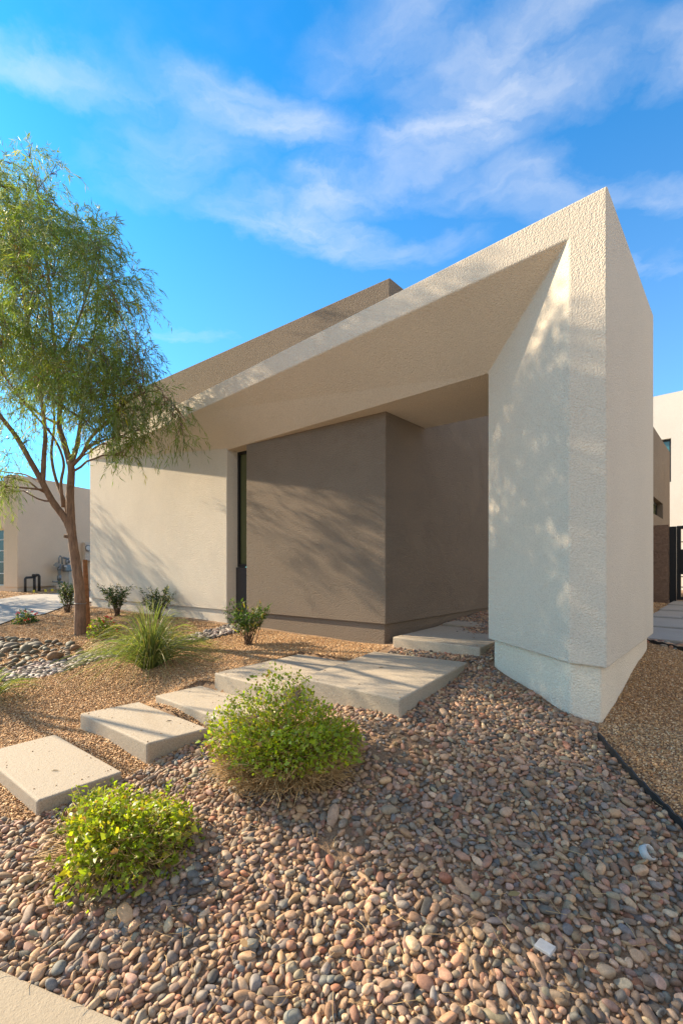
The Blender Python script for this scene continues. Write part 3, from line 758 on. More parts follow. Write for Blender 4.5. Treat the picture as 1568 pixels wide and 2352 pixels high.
# ------------------------------------------------------------------ plants
class Leaves:
    """many leaf blades gathered into one mesh with a colour of their own each"""
    def __init__(s): s.v, s.c, s.f3, s.n = [], [], [], 0
    def blades(s, base, d, nrm, L, W, col, fold=.25, droop=.15):
        """ovate folded leaves: 6 vertices, 4 triangles"""
        base, d, nrm = map(np.asarray, (base, d, nrm)); n = len(base)
        d = d / (np.linalg.norm(d, axis=1, keepdims=True) + 1e-9); side = np.cross(d, nrm); side /= (np.linalg.norm(side, axis=1, keepdims=True) + 1e-9); nn = np.cross(side, d)
        L = np.asarray(L)[:, None]; W = np.asarray(W)[:, None]
        p0 = base; p1 = base + d * L * .42 - nn * L * 0; p2 = base + d * L - nn * L * droop
        l = base + d * L * .38 + side * W + nn * W * fold; r = base + d * L * .38 - side * W + nn * W * fold
        V_ = np.stack([p0, l, p1, r, p2], 1).reshape(-1, 3)
        k = (np.arange(n) * 5)[:, None] + s.n
        f = np.concatenate([k + np.array(t) for t in ((0, 2, 1), (0, 3, 2), (1, 2, 4), (2, 3, 4))])
        s.v.append(V_); s.c.append(np.repeat(col, 5, 0)); s.f3.append(f); s.n += 5 * n
    def strips(s, pts, wid, col):
        """pts n x m x 3 curved blades, wid n x m, flat ribbons"""
        n, m, _ = pts.shape; t = np.gradient(pts, axis=1); sd = np.cross(t, np.array((0, 0, 1.0)) + rng.normal(0, 1.0, (n, 1, 3))); sd += 1e-6; sd /= np.linalg.norm(sd, axis=2, keepdims=True)
        V_ = np.stack([pts - sd * wid[..., None], pts + sd * wid[..., None]], 2).reshape(-1, 3)
        k = (np.arange(n) * m * 2)[:, None] + s.n; f = []
        for i in range(m - 1):
            a = 2 * i; f += [k + np.array((a, a + 1, a + 3)), k + np.array((a, a + 3, a + 2))]
        s.v.append(V_); s.c.append(np.repeat(col, 2 * m, 0)); s.f3.append(np.concatenate(f)); s.n += 2 * n * m
    def build(s, name, mat, parent):
        o = mesh(name, np.concatenate(s.v), np.concatenate(s.f3), mat, None, False, np.concatenate(s.c)); put(o, parent); return o

def unit(r, n):
    d = r.normal(size=(n, 3)); return d / np.linalg.norm(d, axis=1, keepdims=True)

def curves_mesh(name, pts, rad, mat, parent, sides=3):
    """n x m x 3 thin stems as one mesh; rad n x m"""
    n, m, _ = pts.shape; t = np.gradient(pts, axis=1); t /= np.linalg.norm(t, axis=2, keepdims=True) + 1e-9
    a = np.cross(t, np.array((.31, .77, .55))); a /= np.linalg.norm(a, axis=2, keepdims=True) + 1e-9; b = np.cross(t, a)
    ang = 2 * np.pi * np.arange(sides) / sides
    V_ = pts[:, :, None] + (a[:, :, None] * np.cos(ang)[None, None, :, None] + b[:, :, None] * np.sin(ang)[None, None, :, None]) * rad[:, :, None, None]
    k = np.arange(n)[:, None] * m * sides; f = []
    for i in range(m - 1):
        for j in range(sides):
            j2 = (j + 1) % sides; f.append(k + np.array((i * sides + j, i * sides + j2, (i + 1) * sides + j2, (i + 1) * sides + j)))
    o = mesh(name, V_.reshape(-1, 3), np.concatenate(f), mat, None, True)
    if parent: put(o, parent)
    return o

def bez(p0, p1, p2, m):
    t = np.linspace(0, 1, m)[None, :, None]
    return (1 - t) ** 2 * p0[:, None] + 2 * t * (1 - t) * p1[:, None] + t ** 2 * p2[:, None]

def greens(r, n, base, spread=.3, yellow=.0):
    c = np.array(base)[None] * r.uniform(1 - spread, 1 + spread, (n, 1)) * r.uniform(.92, 1.08, (n, 3))
    y = r.random(n) < yellow; b = r.random(n) < yellow * .4; c[b] = np.array((.30, .17, .06)) * r.uniform(.6, 1.1, (b.sum(), 1)); c[y] = np.array((.36, .32, .03)) * r.uniform(.7, 1.2, (y.sum(), 1)); return c

def mound(name, c, rx, ry, h, nleaf, L, lab, cat, seed, stems=300, dry=0.5, base=(.075, .135, .018), skirt=.0, flowers=0):
    r = np.random.default_rng(seed); z0 = g1(*c); root = empty(name, (c[0], c[1], z0)); tag(root, lab, cat)
    o = np.array((c[0], c[1], z0))
    # lumpy dome surface
    lump = unit(r, 40); amp = r.uniform(-.34, .36, 40)
    def rad(d): return 1 + (amp[None] * np.maximum(d @ lump.T, 0) ** 10).sum(1)
    n = nleaf * 2; d = unit(r, n); d[:, 2] = np.abs(d[:, 2]) * .98 + .02; d = d[d[:, 2] > skirt][:nleaf]; n = len(d)
    d /= np.linalg.norm(d, axis=1, keepdims=True)
    q = r.uniform(0, 1, n) ** .35 * r.uniform(.93, 1.08, n)
    pos = o + d * np.array((rx, ry, h)) * (rad(d) * q)[:, None]
    keep = pos[:, 2] > gz(pos[:, 0], pos[:, 1]) + .01; pos, d = pos[keep], d[keep]; n = len(pos)
    dr = d + unit(r, n) * .9; dr[:, 2] += .15; nr = d * .5 + unit(r, n) * .8 + np.array((0, 0, .7))
    Ls = r.uniform(.45, 1.55, n) * L
    lv = Leaves(); lv.blades(pos - dr / np.linalg.norm(dr, axis=1, keepdims=True) * Ls[:, None] * .4, dr, nr, Ls, Ls * r.uniform(.27, .38, n), greens(r, n, base, .42, .16), .3, .2)
    lv.build('foliage', M['leaf_shiny'], root)
    # stems from the crown of the root outwards
    n = stems; d = unit(r, n); d[:, 2] = np.abs(d[:, 2]) * r.uniform(.15, 1, n); d /= np.linalg.norm(d, axis=1, keepdims=True)
    p0 = o + r.normal(0, 1, (n, 3)) * np.array((rx * .18, ry * .18, 0)) ; p0[:, 2] = z0
    p2 = o + d * np.array((rx, ry, h)) * (rad(d) * r.uniform(.75, 1.0, n))[:, None]; p1 = (p0 + p2) / 2 + np.c_[r.normal(0, .06, (n, 2)), r.uniform(.0, .2, n) * h]
    P = bez(p0, p1, p2, 6); P[:, 1:-1] += r.normal(0, .008, P[:, 1:-1].shape)
    P[..., 2] = np.maximum(P[..., 2], gz(P[..., 0], P[..., 1]) + .01)
    curves_mesh('stems', P, np.linspace(.0032, .0013, 6)[None] * r.uniform(.7, 1.3, (n, 1)), M['stem'], root)
    if dry > 0:
        # young shoots that stand out of the outline
        n = 22; d = unit(r, n); d[:, 2] = np.abs(d[:, 2]) * .9 + .15; d /= np.linalg.norm(d, axis=1, keepdims=True)
        b0 = o + d * np.array((rx, ry, h)) * .8; t0 = o + d * np.array((rx, ry, h)) * r.uniform(1.04, 1.2, (n, 1)) * rad(d)[:, None] ** .5 + r.normal(0, .02, (n, 3)); t0[:, 2] += .02
        Q = bez(b0, (b0 + t0) / 2 + r.normal(0, .02, (n, 3)), t0, 8)
        B = np.repeat(Q[:, 2:].reshape(-1, 3), 2, 0); dd = unit(r, len(B)) + np.array((0, 0, .3)); Lq = r.uniform(.5, 1.1, len(B)) * L
        lv2 = Leaves(); lv2.blades(B, dd, unit(r, len(B)) * .6 + np.array((0, 0, .8)), Lq, Lq * r.uniform(.27, .38, len(B)), greens(r, len(B), base, .3, .1), .3, .2); lv2.build('outer_foliage', M['leaf_shiny'], root)
        n = int(stems * dry * 2); th = r.uniform(0, 6.28, n); el = r.uniform(0, .42, n)
        s = np.stack([np.cos(th), np.sin(th), el], 1); p0 = o + s * np.array((rx, ry, h)) * r.uniform(.25, .6, (n, 1)); p0[:, 2] = gz(p0[:, 0], p0[:, 1]) + r.uniform(0, .3, n) * h
        p2 = o + s * np.array((rx, ry, h)) * r.uniform(.75, 1.02, (n, 1)); p1 = (p0 + p2) / 2 + r.normal(0, .06, (n, 3))
        P = bez(p0, p1, p2, 5); P[..., 2] = np.maximum(P[..., 2], gz(P[..., 0], P[..., 1]) + .012)
        P = np.concatenate([P, Q[:, [0, 2, 4, 6, 7]]]); n = len(P)  # stems of the young shoots share this mesh with the dry twigs
        curves_mesh('twigs_and_shoots', P, np.linspace(.0028, .0012, 5)[None] * r.uniform(.7, 1.4, (n, 1)), M['stem'], root)
    if flowers:
        mb = MB(); sv, sf = ico(1)
        for _ in range(flowers):
            d = unit(r, 1)[0]; d[2] = abs(d[2]) + .3; d /= np.linalg.norm(d); p = o + d * np.array((rx, ry, h)) * 1.05
            for _ in range(5): mb.add(p + r.normal(0, .012, 3) + sv * np.array((.014, .014, .009)), sf)
        mb.build('flowers', M['flower_red'], root)
    return root
mound('lantana_shrub', (-1.29, 2.56), .48, .40, .38, 5200, .034, 'low spreading bright green shrub in the river rock nearest the pavement', 'shrub', 51, 420, .3, (.23, .285, .02), -.02)
mound('lantana_shrub', (-.37, 3.12), .54, .47, .49, 8000, .030, 'taller bright green shrub with bare dry stems below in front of the widest slab', 'shrub', 52, 700, 1.5, (.25, .31, .02), .30)
q = gpix(47, 1436); mound('flowering_shrub', (q[0], q[1] + .15), .25, .22, .26, 700, .035, 'small dark green shrub with red flowers beside the driveway', 'shrub', 53, 60, .0, (.03, .08, .015), 0, 9)
q = gpix(228, 1471); mound('flowering_shrub', (q[0], q[1] + .18), .27, .24, .32, 800, .036, 'small yellow green shrub with red flowers right of the tree trunk', 'shrub', 54, 60, .0, (.13, .20, .02), 0, 7)

def upright(name, px, py, h, w, lab, seed, nst=22, base=(.03, .06, .02), lpt=26, L=.075):
    r = np.random.default_rng(seed); q = gpix(px, py); root = empty(name, q); tag(root, lab, 'shrub', 'narrow leaved shrubs along the house wall')
    n = nst; th = r.uniform(0, 6.28, n); lean = r.uniform(.1, 1, n) ** .7 * w * .5
    p0 = q + np.c_[r.normal(0, .035, (n, 2)), np.zeros(n)]; p2 = q + np.c_[np.cos(th) * lean, np.sin(th) * lean, h * r.uniform(.6, 1.02, n)]
    p1 = (p0 + p2) / 2 + np.c_[r.normal(0, .03, (n, 2)), h * r.uniform(.05, .25, n)]; P = bez(p0, p1, p2, 8)
    curves_mesh('stems', P, np.linspace(.007, .002, 8)[None] * np.ones((n, 1)), M['stem_dark'], root, 4)
    lv = Leaves()
    B, D, NR = [], [], []
    for i in range(n):
        k = r.uniform(.32, 1.0, lpt); j = np.clip((k * 7).astype(int), 0, 6); fr_ = (k * 7 - j)[:, None]; b = P[i, j] * (1 - fr_) + P[i, j + 1] * fr_
        t = P[i, j + 1] - P[i, j]; t /= np.linalg.norm(t, axis=1, keepdims=True); d = t * .7 + unit(r, lpt) * .85; d[:, 2] -= .1
        B.append(b + r.normal(0, .018, b.shape)); D.append(d); NR.append(unit(r, lpt) + np.array((0, 0, 1.2)))
    B, D, NR = map(np.concatenate, (B, D, NR)); Ls = r.uniform(.6, 1.3, len(B)) * L
    lv.blades(B, D, NR, Ls, Ls * r.uniform(.09, .13, len(B)), greens(r, len(B), base, .4, .06), .2, .25); lv.build('foliage', M['leaf_shiny'], root)
upright('narrow_leaved_shrub', 155, 1408, .72, .50, 'dark narrow leaved shrub left of the tree trunk', 61, 26, lpt=40)
upright('narrow_leaved_shrub', 268, 1416, .68, .72, 'dark narrow leaved shrub by the wall nearest the stake', 62, 28, lpt=44)
upright('narrow_leaved_shrub', 362, 1424, .64, .70, 'dark narrow leaved shrub by the wall behind the grass clump', 63, 26, lpt=40)
upright('narrow_leaved_shrub', 568, 1482, .66, .72, 'brighter green shrub with thin stems below the slot window', 64, 24, (.055, .105, .022), 40, .08)

def grass(px, py, n, h, spread, lab, seed, col=(.15, .185, .065)):
    r = np.random.default_rng(seed); q = gpix(px, py); root = empty('grass_clump', q); tag(root, lab, 'ornamental grass', 'long bladed grass clumps')
    th = r.uniform(0, 6.28, n); s = r.uniform(.02, 1, n) ** .62 * spread; L = r.uniform(.55, 1.05, n)
    p0 = q + np.c_[np.cos(th) * s * .10, np.sin(th) * s * .10, np.zeros(n)]
    k = s / spread
    apex = h * (1.05 - .55 * k) * L
    p1 = p0 + np.c_[np.cos(th) * s * .35, np.sin(th) * s * .35, apex * 1.15]
    p2 = p0 + np.c_[np.cos(th) * s, np.sin(th) * s, apex * (1.0 - 1.0 * k ** 1.6)] + r.normal(0, .04, (n, 3))
    P = bez(p0, p1, p2, 9); P[..., 2] = np.maximum(P[..., 2], gz(P[..., 0], P[..., 1]) + .015)
    w = np.array([.8, 1, 1, .95, .85, .7, .5, .3, .08])[None] * r.uniform(.0026, .0046, (n, 1))
    c = greens(r, n, col, .35, 0); y = r.random(n) < .12; c[y] = np.array((.36, .30, .14)) * r.uniform(.7, 1.1, (y.sum(), 1))
    lv = Leaves(); lv.strips(P, w, c); lv.build('blades', M['leaf'], root)
    return root
grass(345, 1534, 850, 1.0, 1.1, 'large fountain of long green grass blades left of the slabs', 71)
grass(-28, 1612, 220, .6, .60, 'grass clump cut by the photo edge near the pebble strip', 72)

# ------------------------------------------------------------------ trees
def tree(name, base, Yt, limbs, clumps, lab, group, seed, trunk_r, leafcol, ntw=46, stub=True):
    r = np.random.default_rng(seed); root = empty(name, base); tag(root, lab, 'tree', group)
    mb = MB(); sk = []
    for pts_, r0, r1 in limbs:
        pts_ = np.array(pts_); t = np.linspace(0, len(pts_) - 1, (len(pts_) - 1) * 5 + 1); i0 = np.clip(t.astype(int), 0, len(pts_) - 2); fr_ = (t - i0)[:, None]
        # Catmull-Rom through the joints
        g_ = lambda i: pts_[np.clip(i, 0, len(pts_) - 1)]
        a_, b_, c_, d_ = g_(i0 - 1), g_(i0), g_(i0 + 1), g_(i0 + 2)
        P = .5 * (2 * b_ + (c_ - a_) * fr_ + (2 * a_ - 5 * b_ + 4 * c_ - d_) * fr_ ** 2 + (3 * b_ - a_ - 3 * c_ + d_) * fr_ ** 3)
        R_ = r0 + (r1 - r0) * np.linspace(0, 1, len(P)) ** .8
        mb.tube(P, R_, 10, True, .05); sk += [(p, rr) for p, rr in zip(P, R_)]
    sk_p = np.array([s[0] for s in sk]); sk_r = np.array([s[1] for s in sk])
    TB, TD = [], []
    for (c, rad_, up) in clumps:
        c = np.array(c); d = np.linalg.norm(sk_p - c, axis=1) + np.where(sk_p[:, 2] > c[2] - .15, 1.2, 0) + np.where(sk_r > trunk_r * .72, .8, 0); j = int(np.argmin(d))
        p0 = sk_p[j]; L = np.linalg.norm(c - p0); mid = (p0 + c) / 2 + np.array((0, 0, .18 * L)) + r.normal(0, .08 * L, 3)
        P = bez(p0[None], mid[None], c[None], 8)[0]; P[1:-1] += r.normal(0, .015, P[1:-1].shape)
        mb.tube(P, np.linspace(min(sk_r[j] * .55, .012 + .008 * L), .004, 8), 5, False)
        n = int(ntw * (rad_ / .5) ** 1.6)
        for _ in range(n):
            o_ = unit(r, 1)[0] * r.uniform(.1, 1) ** .6 * rad_; TB.append(c + o_ * np.array((1, 1, .85)))
            dd = o_ / rad_ * .7 + r.normal(0, .35, 3); dd[2] += up; TD.append(dd)
        # twiglets that carry the sprays
        for _ in range(5):
            e_ = c + unit(r, 1)[0] * rad_ * .9; mb.tube(bez(P[-3][None], ((P[-1] + e_) / 2 + r.normal(0, .05, 3))[None], e_[None], 5)[0], np.linspace(.006, .002, 5), 4, False)
    if stub:
        for pz, dirv in stub if isinstance(stub, list) else []:
            mb.tube([pz, np.array(pz) + np.array(dirv)], [.034, .030], 9, True)
    tr = mb.build('trunk', M['bark'], root, True, False)
    TB, TD = np.array(TB), np.array(TD); n = len(TB); TD /= np.linalg.norm(TD, axis=1, keepdims=True)
    L = r.uniform(.22, .5, n); p1 = TB + TD * L[:, None] * .5; p2 = TB + TD * L[:, None] * .8; p2[:, 2] -= L * r.uniform(.25, .6, n)
    m = 15; P = bez(TB, p1, p2, m); tang = np.gradient(P, axis=1).reshape(-1, 3); tang /= np.linalg.norm(tang, axis=1, keepdims=True) + 1e-9; B = P.reshape(-1, 3); k = len(B)
    d = tang * .8 + r.normal(0, .42, (k, 3)); d[:, 2] -= .28
    cl = greens(r, n, leafcol, .32, .04); grey = r.random(n) < .28; cl[grey] = np.array((.19, .22, .13)) * r.uniform(.7, 1.2, (grey.sum(), 1))
    cl = np.repeat(cl, m, 0) * r.uniform(.85, 1.15, (k, 1)); Ls = r.uniform(.08, .15, k)
    lv = Leaves(); lv.blades(B, d, unit(r, k), Ls, Ls * r.uniform(.038, .056, k), cl, .1, .12); lv.build('crown', M['leaf'], root)
    return root, tr
YT = 7.7
tb = gpix(184, 1458); YT = tb[1]
def lp(*q): return [ray(x, y, YT + dy) for x, y, dy in q]
limbs = [
 ([tb + np.array((0, 0, -.15))] + lp((184, 1435, 0), (184, 1385, 0), (181, 1340, 0), (175, 1300, .0), (167, 1240, 0), (163, 1200, 0), (161, 1133, 0), (164, 1085, 0), (161, 1057, 0)), .100, .056),
 (lp((164, 1222, 0), (150, 1192, -.04), (120, 1151, -.12), (98, 1110, -.2), (66, 1052, -.35), (36, 1001, -.5), (5, 960, -.7), (-50, 880, -.9), (-90, 780, -1.0)), .072, .02),
 (lp((98, 1110, -.2), (101, 1048, -.25), (104, 994, -.3), (97, 930, -.4), (82, 840, -.5), (60, 720, -.6), (45, 600, -.6)), .045, .013),
 (lp((161, 1065, 0), (146, 1012, .1), (136, 975, .15), (139, 900, .2), (130, 830, .25), (120, 740, .25), (110, 620, .3), (95, 500, .3), (80, 400, .3)), .056, .012),
 (lp((162, 1068, 0), (175, 1030, .1), (183, 985, .25), (192, 920, .4), (205, 840, .5), (220, 740, .6), (225, 640, .6)), .048, .013),
 (lp((163, 1072, 0), (188, 1045, -.15), (206, 1008, -.3), (238, 975, -.45), (290, 925, -.6), (345, 898, -.75), (385, 915, -.8)), .034, .010),
 (lp((160, 1213, 0), (150, 1160, .2), (128, 1100, .5), (118, 1040, .7), (125, 960, .9), (110, 860, 1.1), (90, 760, 1.2)), .040, .013),
 (lp((145, 1165, .1), (140, 1110, .1), (146, 1060, .1), (120, 1000, 0), (60, 930, -.1), (0, 850, -.2), (-40, 780, -.2)), .030, .010),
 (lp((110, 1126, -.15), (60, 1121, -.4), (0, 1115, -.7), (-40, 1108, -.8)), .020, .008),
 (lp((96, 1112, -.2), (58, 1090, .1), (0, 1082, .3), (-60, 1060, .5)), .018, .008),
 (lp((136, 975, .15), (90, 950, .4), (30, 900, .8), (-40, 830, 1.1)), .026, .010),
 (lp((130, 830, .25), (170, 760, .0), (205, 660, -.2), (230, 580, -.3)), .024, .008),
 (lp((120, 740, .25), (90, 640, .7), (40, 540, 1.0)), .022, .008),
]
sil = [(-130, 420), (-40, 405), (30, 400), (110, 430), (185, 455), (228, 525), (285, 580), (305, 650), (318, 720), (300, 780), (322, 850), (322, 905), (285, 960), (235, 985), (195, 945), (130, 905), (60, 925), (0, 960), (-130, 1000)]
r = np.random.default_rng(91); clumps = []
while len(clumps) < 134:
    pxx, pyy = r.uniform(-60, 330), r.uniform(330, 1010)
    if not inpoly(np.array([pxx]), np.array([pyy]), sil)[0]: continue
    dep = math.sqrt(max(0.05, 1 - ((pxx - 95) / 250) ** 2)) * (1.7 if pyy > 520 else 1.1)
    dy = r.uniform(-1, 1) * dep
    up = .75 if pyy < 480 else (.25 if pyy < 640 else -.15)
    clumps.append((ray(pxx, pyy, YT + dy), r.uniform(.26, .46) * (.8 if pyy < 460 else 1), up))
for (x, y, dy, rd) in ((345, 905, -.75, .26), (385, 925, -.8, .24), (400, 965, -.8, .2), (300, 965, -.6, .26), (280, 1000, -.55, .24), (340, 985, -.7, .2), (255, 1020, -.45, .18), (310, 1010, -.6, .2),
                       (20, 1085, -.7, .24), (0, 1115, -.75, .22), (-30, 1100, -.6, .3), (365, 895, -.7, .22), (410, 945, -.85, .2), (420, 1000, -.85, .17), (320, 940, -.65, .26), (260, 965, -.4, .25), (225, 1010, -.2, .2), (290, 1040, -.55, .17), (70, 350, .3, .2), (10, 370, .2, .24), (130, 395, .3, .2), (330, 700, .1, .16), (340, 805, -.2, .18),
                       (60, 1010, -.4, .18), (110, 985, .2, .16), (200, 960, .4, .2), (20, 1040, .3, .18)):
    clumps.append((ray(x, y, YT + dy), rd, -.35 if y > 800 else .4))
tree_root, tree_trunk = tree('willow_acacia', tb, YT, limbs, clumps, 'slender tree with drooping narrow leaves before the long beige wall', None, 92, .125, (.15, .20, .038), 70,
     [(ray(164, 1115, YT - .03), (.02, -.055, .0)), (ray(161, 1234, YT - .02), (-.085, -.03, .02))])
mb = MB(); c0 = ray(184, 1386, YT)
mb.tube([c0 + np.array((.094 * math.cos(a), .094 * math.sin(a), .004 * math.sin(3 * a))) for a in np.linspace(0, 6.28, 24)], .005, 5); tw_ = mb.build('tie_wire', M['grey_metal'], tree_root)
# stake
s0 = ray(203, 1436, YT + .25); s1 = ray(195, 1286, YT + .3); s0[2] = g1(s0[0], s0[1]) - .1
mb = MB(); mb.tube([s0, s0 * .5 + s1 * .5, s1], [.045, .043, .042], 10, True, .04); tag(mb.build('tree_stake', M['stake_wood'], None, False), 'round brown wooden stake standing behind the tree trunk', 'stake')

# a street tree out of the picture whose shade falls on the long wall and drive
ob = np.array((-12.4, 13.2, 0)); ob[2] = g1(ob[0], ob[1])
ol = [([ob, ob + (0, 0, 1.2), ob + (.1, 0, 2.3), ob + (.3, .1, 3.2), ob + (.2, 0, 4.6)], .13, .03), ([ob + (.1, 0, 2.2), ob + (.7, .4, 3.2), ob + (1.1, .8, 4.2)], .06, .02), ([ob + (.05, 0, 2.0), ob + (-.6, -.4, 3.2), ob + (-1, -.8, 4.4)], .06, .02), ([ob + (.1, 0, 2.4), ob + (.3, -.7, 3.3), ob + (.5, -1.1, 4.2)], .05, .02)]
r = np.random.default_rng(95)
oc = []
while len(oc) < 70:
    q = unit(r, 1)[0] * r.uniform(.2, 1) ** .4 * np.array((1.7, 2.2, 2.3)) + ob + np.array((0, 0, 3.9))
    if CX + F * (q[0] + .7) / q[1] < -20: oc.append((q, r.uniform(.3, .5), 0))
tree('willow_acacia', ob, 13, ol, oc, 'second drooping tree beyond the driveway outside the photo edge', None, 96, .13, (.085, .125, .026), 40, None)

# a street tree further left that shades the rock slope
ob = np.array((-9.04, 7.31, 0)); ob[2] = g1(ob[0], ob[1])
ol = [([ob, ob + (0, .05, 2), ob + (.05, 0, 3.6), ob + (0, 0, 5.2)], .07, .02), ([ob + (.02, .02, 2.9), ob + (.3, .3, 4.0), ob + (.5, .4, 5.2)], .035, .012), ([ob + (.02, .02, 3.0), ob + (-.4, -.1, 4.2), ob + (-.7, -.2, 5.4)], .035, .012)]
r = np.random.default_rng(97); oc = []
while len(oc) < 40:
    q = unit(r, 1)[0] * r.uniform(.1, 1) ** .5 * np.array((.9, .62, .8)) + ob + np.array((0, .1, 6.5)); oc.append((q, r.uniform(.24, .36), 0))
tree('willow_acacia', ob, 7, ol, oc, 'slim street tree left of the photo edge shading the river rock', None, 98, .07, (.14, .19, .04), 120, None)

# ------------------------------------------------------------------ small things on the ground
def on_pebbles(px, py, dz=.03):
    q = gpix(px, py + dz * F / gpix(px, py)[1]); q[2] = g1(q[0], q[1]) + dz; return q
q = gpix(1252, 2215); mb = MB(); mb.obox((-.034, -.026, 0), (.068, 0, 0), (0, .052, 0), (0, 0, .013)); o = mb.build('tile_offcut', M['marble']); bevel(o, .002)
o.location = (q[0], q[1], q[2] + .062); o.rotation_euler = (.08, -.10, -.9); tag(o, 'white stone tile offcut lying on the river rock', 'tile')
q = gpix(1478, 1985); mb = MB(); an = np.linspace(.3, 5.2, 14); 
for z in (0,): mb.add([(.035 * math.cos(a) * s, .035 * math.sin(a) * s, zz) for a in an for s, zz in ((1, 0), (1, .04), (.86, .04), (.86, 0))],
    [(4 * i + k, 4 * i + (k + 1) % 4, 4 * i + 4 + (k + 1) % 4, 4 * i + 4 + k) for i in range(13) for k in range(4)] + [(0, 1, 2, 3), (55, 54, 53, 52)])
o = mb.build('pipe_offcut', M['white_paint'], None, True); o.location = (q[0], q[1], q[2] + .055); o.rotation_euler = (.9, .3, .4); tag(o, 'broken white plastic pipe piece near the black edging', 'pipe piece')
def litter(name, q, L, rot, col, lab, w=.16):
    lv = np.array([(-L / 2, 0, 0), (-L * .2, -L * w / 2, .004), (L * .2, -L * w / 2, .004), (L / 2, 0, .006), (L * .2, L * w / 2, .008), (-L * .2, L * w / 2, .008)])
    v2 = np.r_[lv, lv - np.array((0, 0, .0012))]
    fs = [(0, 1, 2, 3, 4, 5), (11, 10, 9, 8, 7, 6)] + [(i, i + 6, (i + 1) % 6 + 6, (i + 1) % 6) for i in range(6)]
    o = mesh(name, v2, fs, None); fix_normals(o); o.data.materials.append(simple('leaf_litter', col, .7)); o.location = q; o.rotation_euler = (random.uniform(-.1, .1), random.uniform(-.1, .1), rot)
    return tag(o, lab, 'leaf', 'fallen leaves')
litter('fallen_leaf', (-2.17, 3.33, H - 1.547), .06, .1, (.16, .12, .06), 'dry curled leaf on the slab closest to the pavement')
litter('fallen_leaf', (-1.58, 4.03, H - 1.417), .055, .5, (.15, .11, .06), 'dry curled leaf on the second slab from the pavement')
litter('fallen_leaf', (.42, 4.65, H - 1.067), .06, .4, (.16, .11, .06), 'small dry leaf on the widest slab')
for i, (px_, py_, cl_, lb) in enumerate(((1180, 2085, (.25, .17, .06), 'yellowish fallen leaf beside the white tile offcut'), (320, 2010 + 70, (.35, .33, .05), 'yellow leaf fallen below the spreading shrub'),
                                        (140, 2010, (.20, .25, .03), 'green leaf fallen left of the spreading shrub'), (1330, 2050, (.45, .16, .05), 'orange dry leaf on the river rock toward the edging'),
                                        (880, 2120, (.30, .2, .09), 'tan dry leaf in the middle of the river rock'), (560, 2200, (.22, .13, .05), 'brown dry leaf low in the river rock'))):
    q = gpix(px_, py_); litter('fallen_leaf', (q[0], q[1], q[2] + .06), .06, i * 1.1, cl_, lb, .4)
# dry straws scattered over the stones
r = np.random.default_rng(99); n = 150; q = np.array([gpix(x, y) for x, y in zip(r.uniform(0, 1500, n), r.uniform(1750, 2330, n))]); q[:, 2] += .05
th = r.uniform(0, 6.28, n); L = r.uniform(.04, .13, n); d = np.c_[np.cos(th), np.sin(th), r.normal(0, .12, n)] * L[:, None]
P = bez(q, q + d * .5 + r.normal(0, .008, (n, 3)), q + d, 4)
tag(curves_mesh('straw_litter', P, np.full((n, 4), .0011), M['stem'], None), 'dry straws and twigs scattered over the river rock', 'litter', kind='stuff')

# ------------------------------------------------------------------ light, sky, camera
trav = Vector((1.667, -.80, -1.0)).normalized()
S = -trav
el = math.asin(S.z); az = math.atan2(S.x, S.y)
sd = bpy.data.lights.new('sun', 'SUN'); sd.energy = 5.0; sd.angle = math.radians(.5); sd.color = (1.0, .81, .56)
so = bpy.data.objects.new('sun', sd); COL.objects.link(so); so.rotation_euler = trav.to_track_quat('-Z', 'Y').to_euler(); so.location = (-8, 4, 12)

w = bpy.data.worlds.new('World'); sc.world = w; w.use_nodes = True; nt = w.node_tree; nt.nodes.clear()
out = nt.nodes.new('ShaderNodeOutputWorld'); bg = nt.nodes.new('ShaderNodeBackground'); nt.links.new(bg.outputs[0], out.inputs[0])
sky = nt.nodes.new('ShaderNodeTexSky'); sky.sky_type = 'NISHITA'; sky.sun_disc = False; sky.sun_elevation = el; sky.sun_rotation = az
sky.air_density = 1.0; sky.dust_density = .6; sky.ozone_density = 2.0; sky.altitude = 600
tc = N(nt, 'ShaderNodeTexCoord').outputs['Generated']
sx = N(nt, 'ShaderNodeSeparateXYZ'); nt.links.new(tc, sx.inputs[0])
zc = mth(nt, 'MAXIMUM', sx.outputs[2], .04)
cb = nt.nodes.new('ShaderNodeCombineXYZ'); nt.links.new(mth(nt, 'DIVIDE', sx.outputs[0], zc), cb.inputs[0]); nt.links.new(mth(nt, 'DIVIDE', sx.outputs[1], zc), cb.inputs[1])
vp = cb.outputs[0]
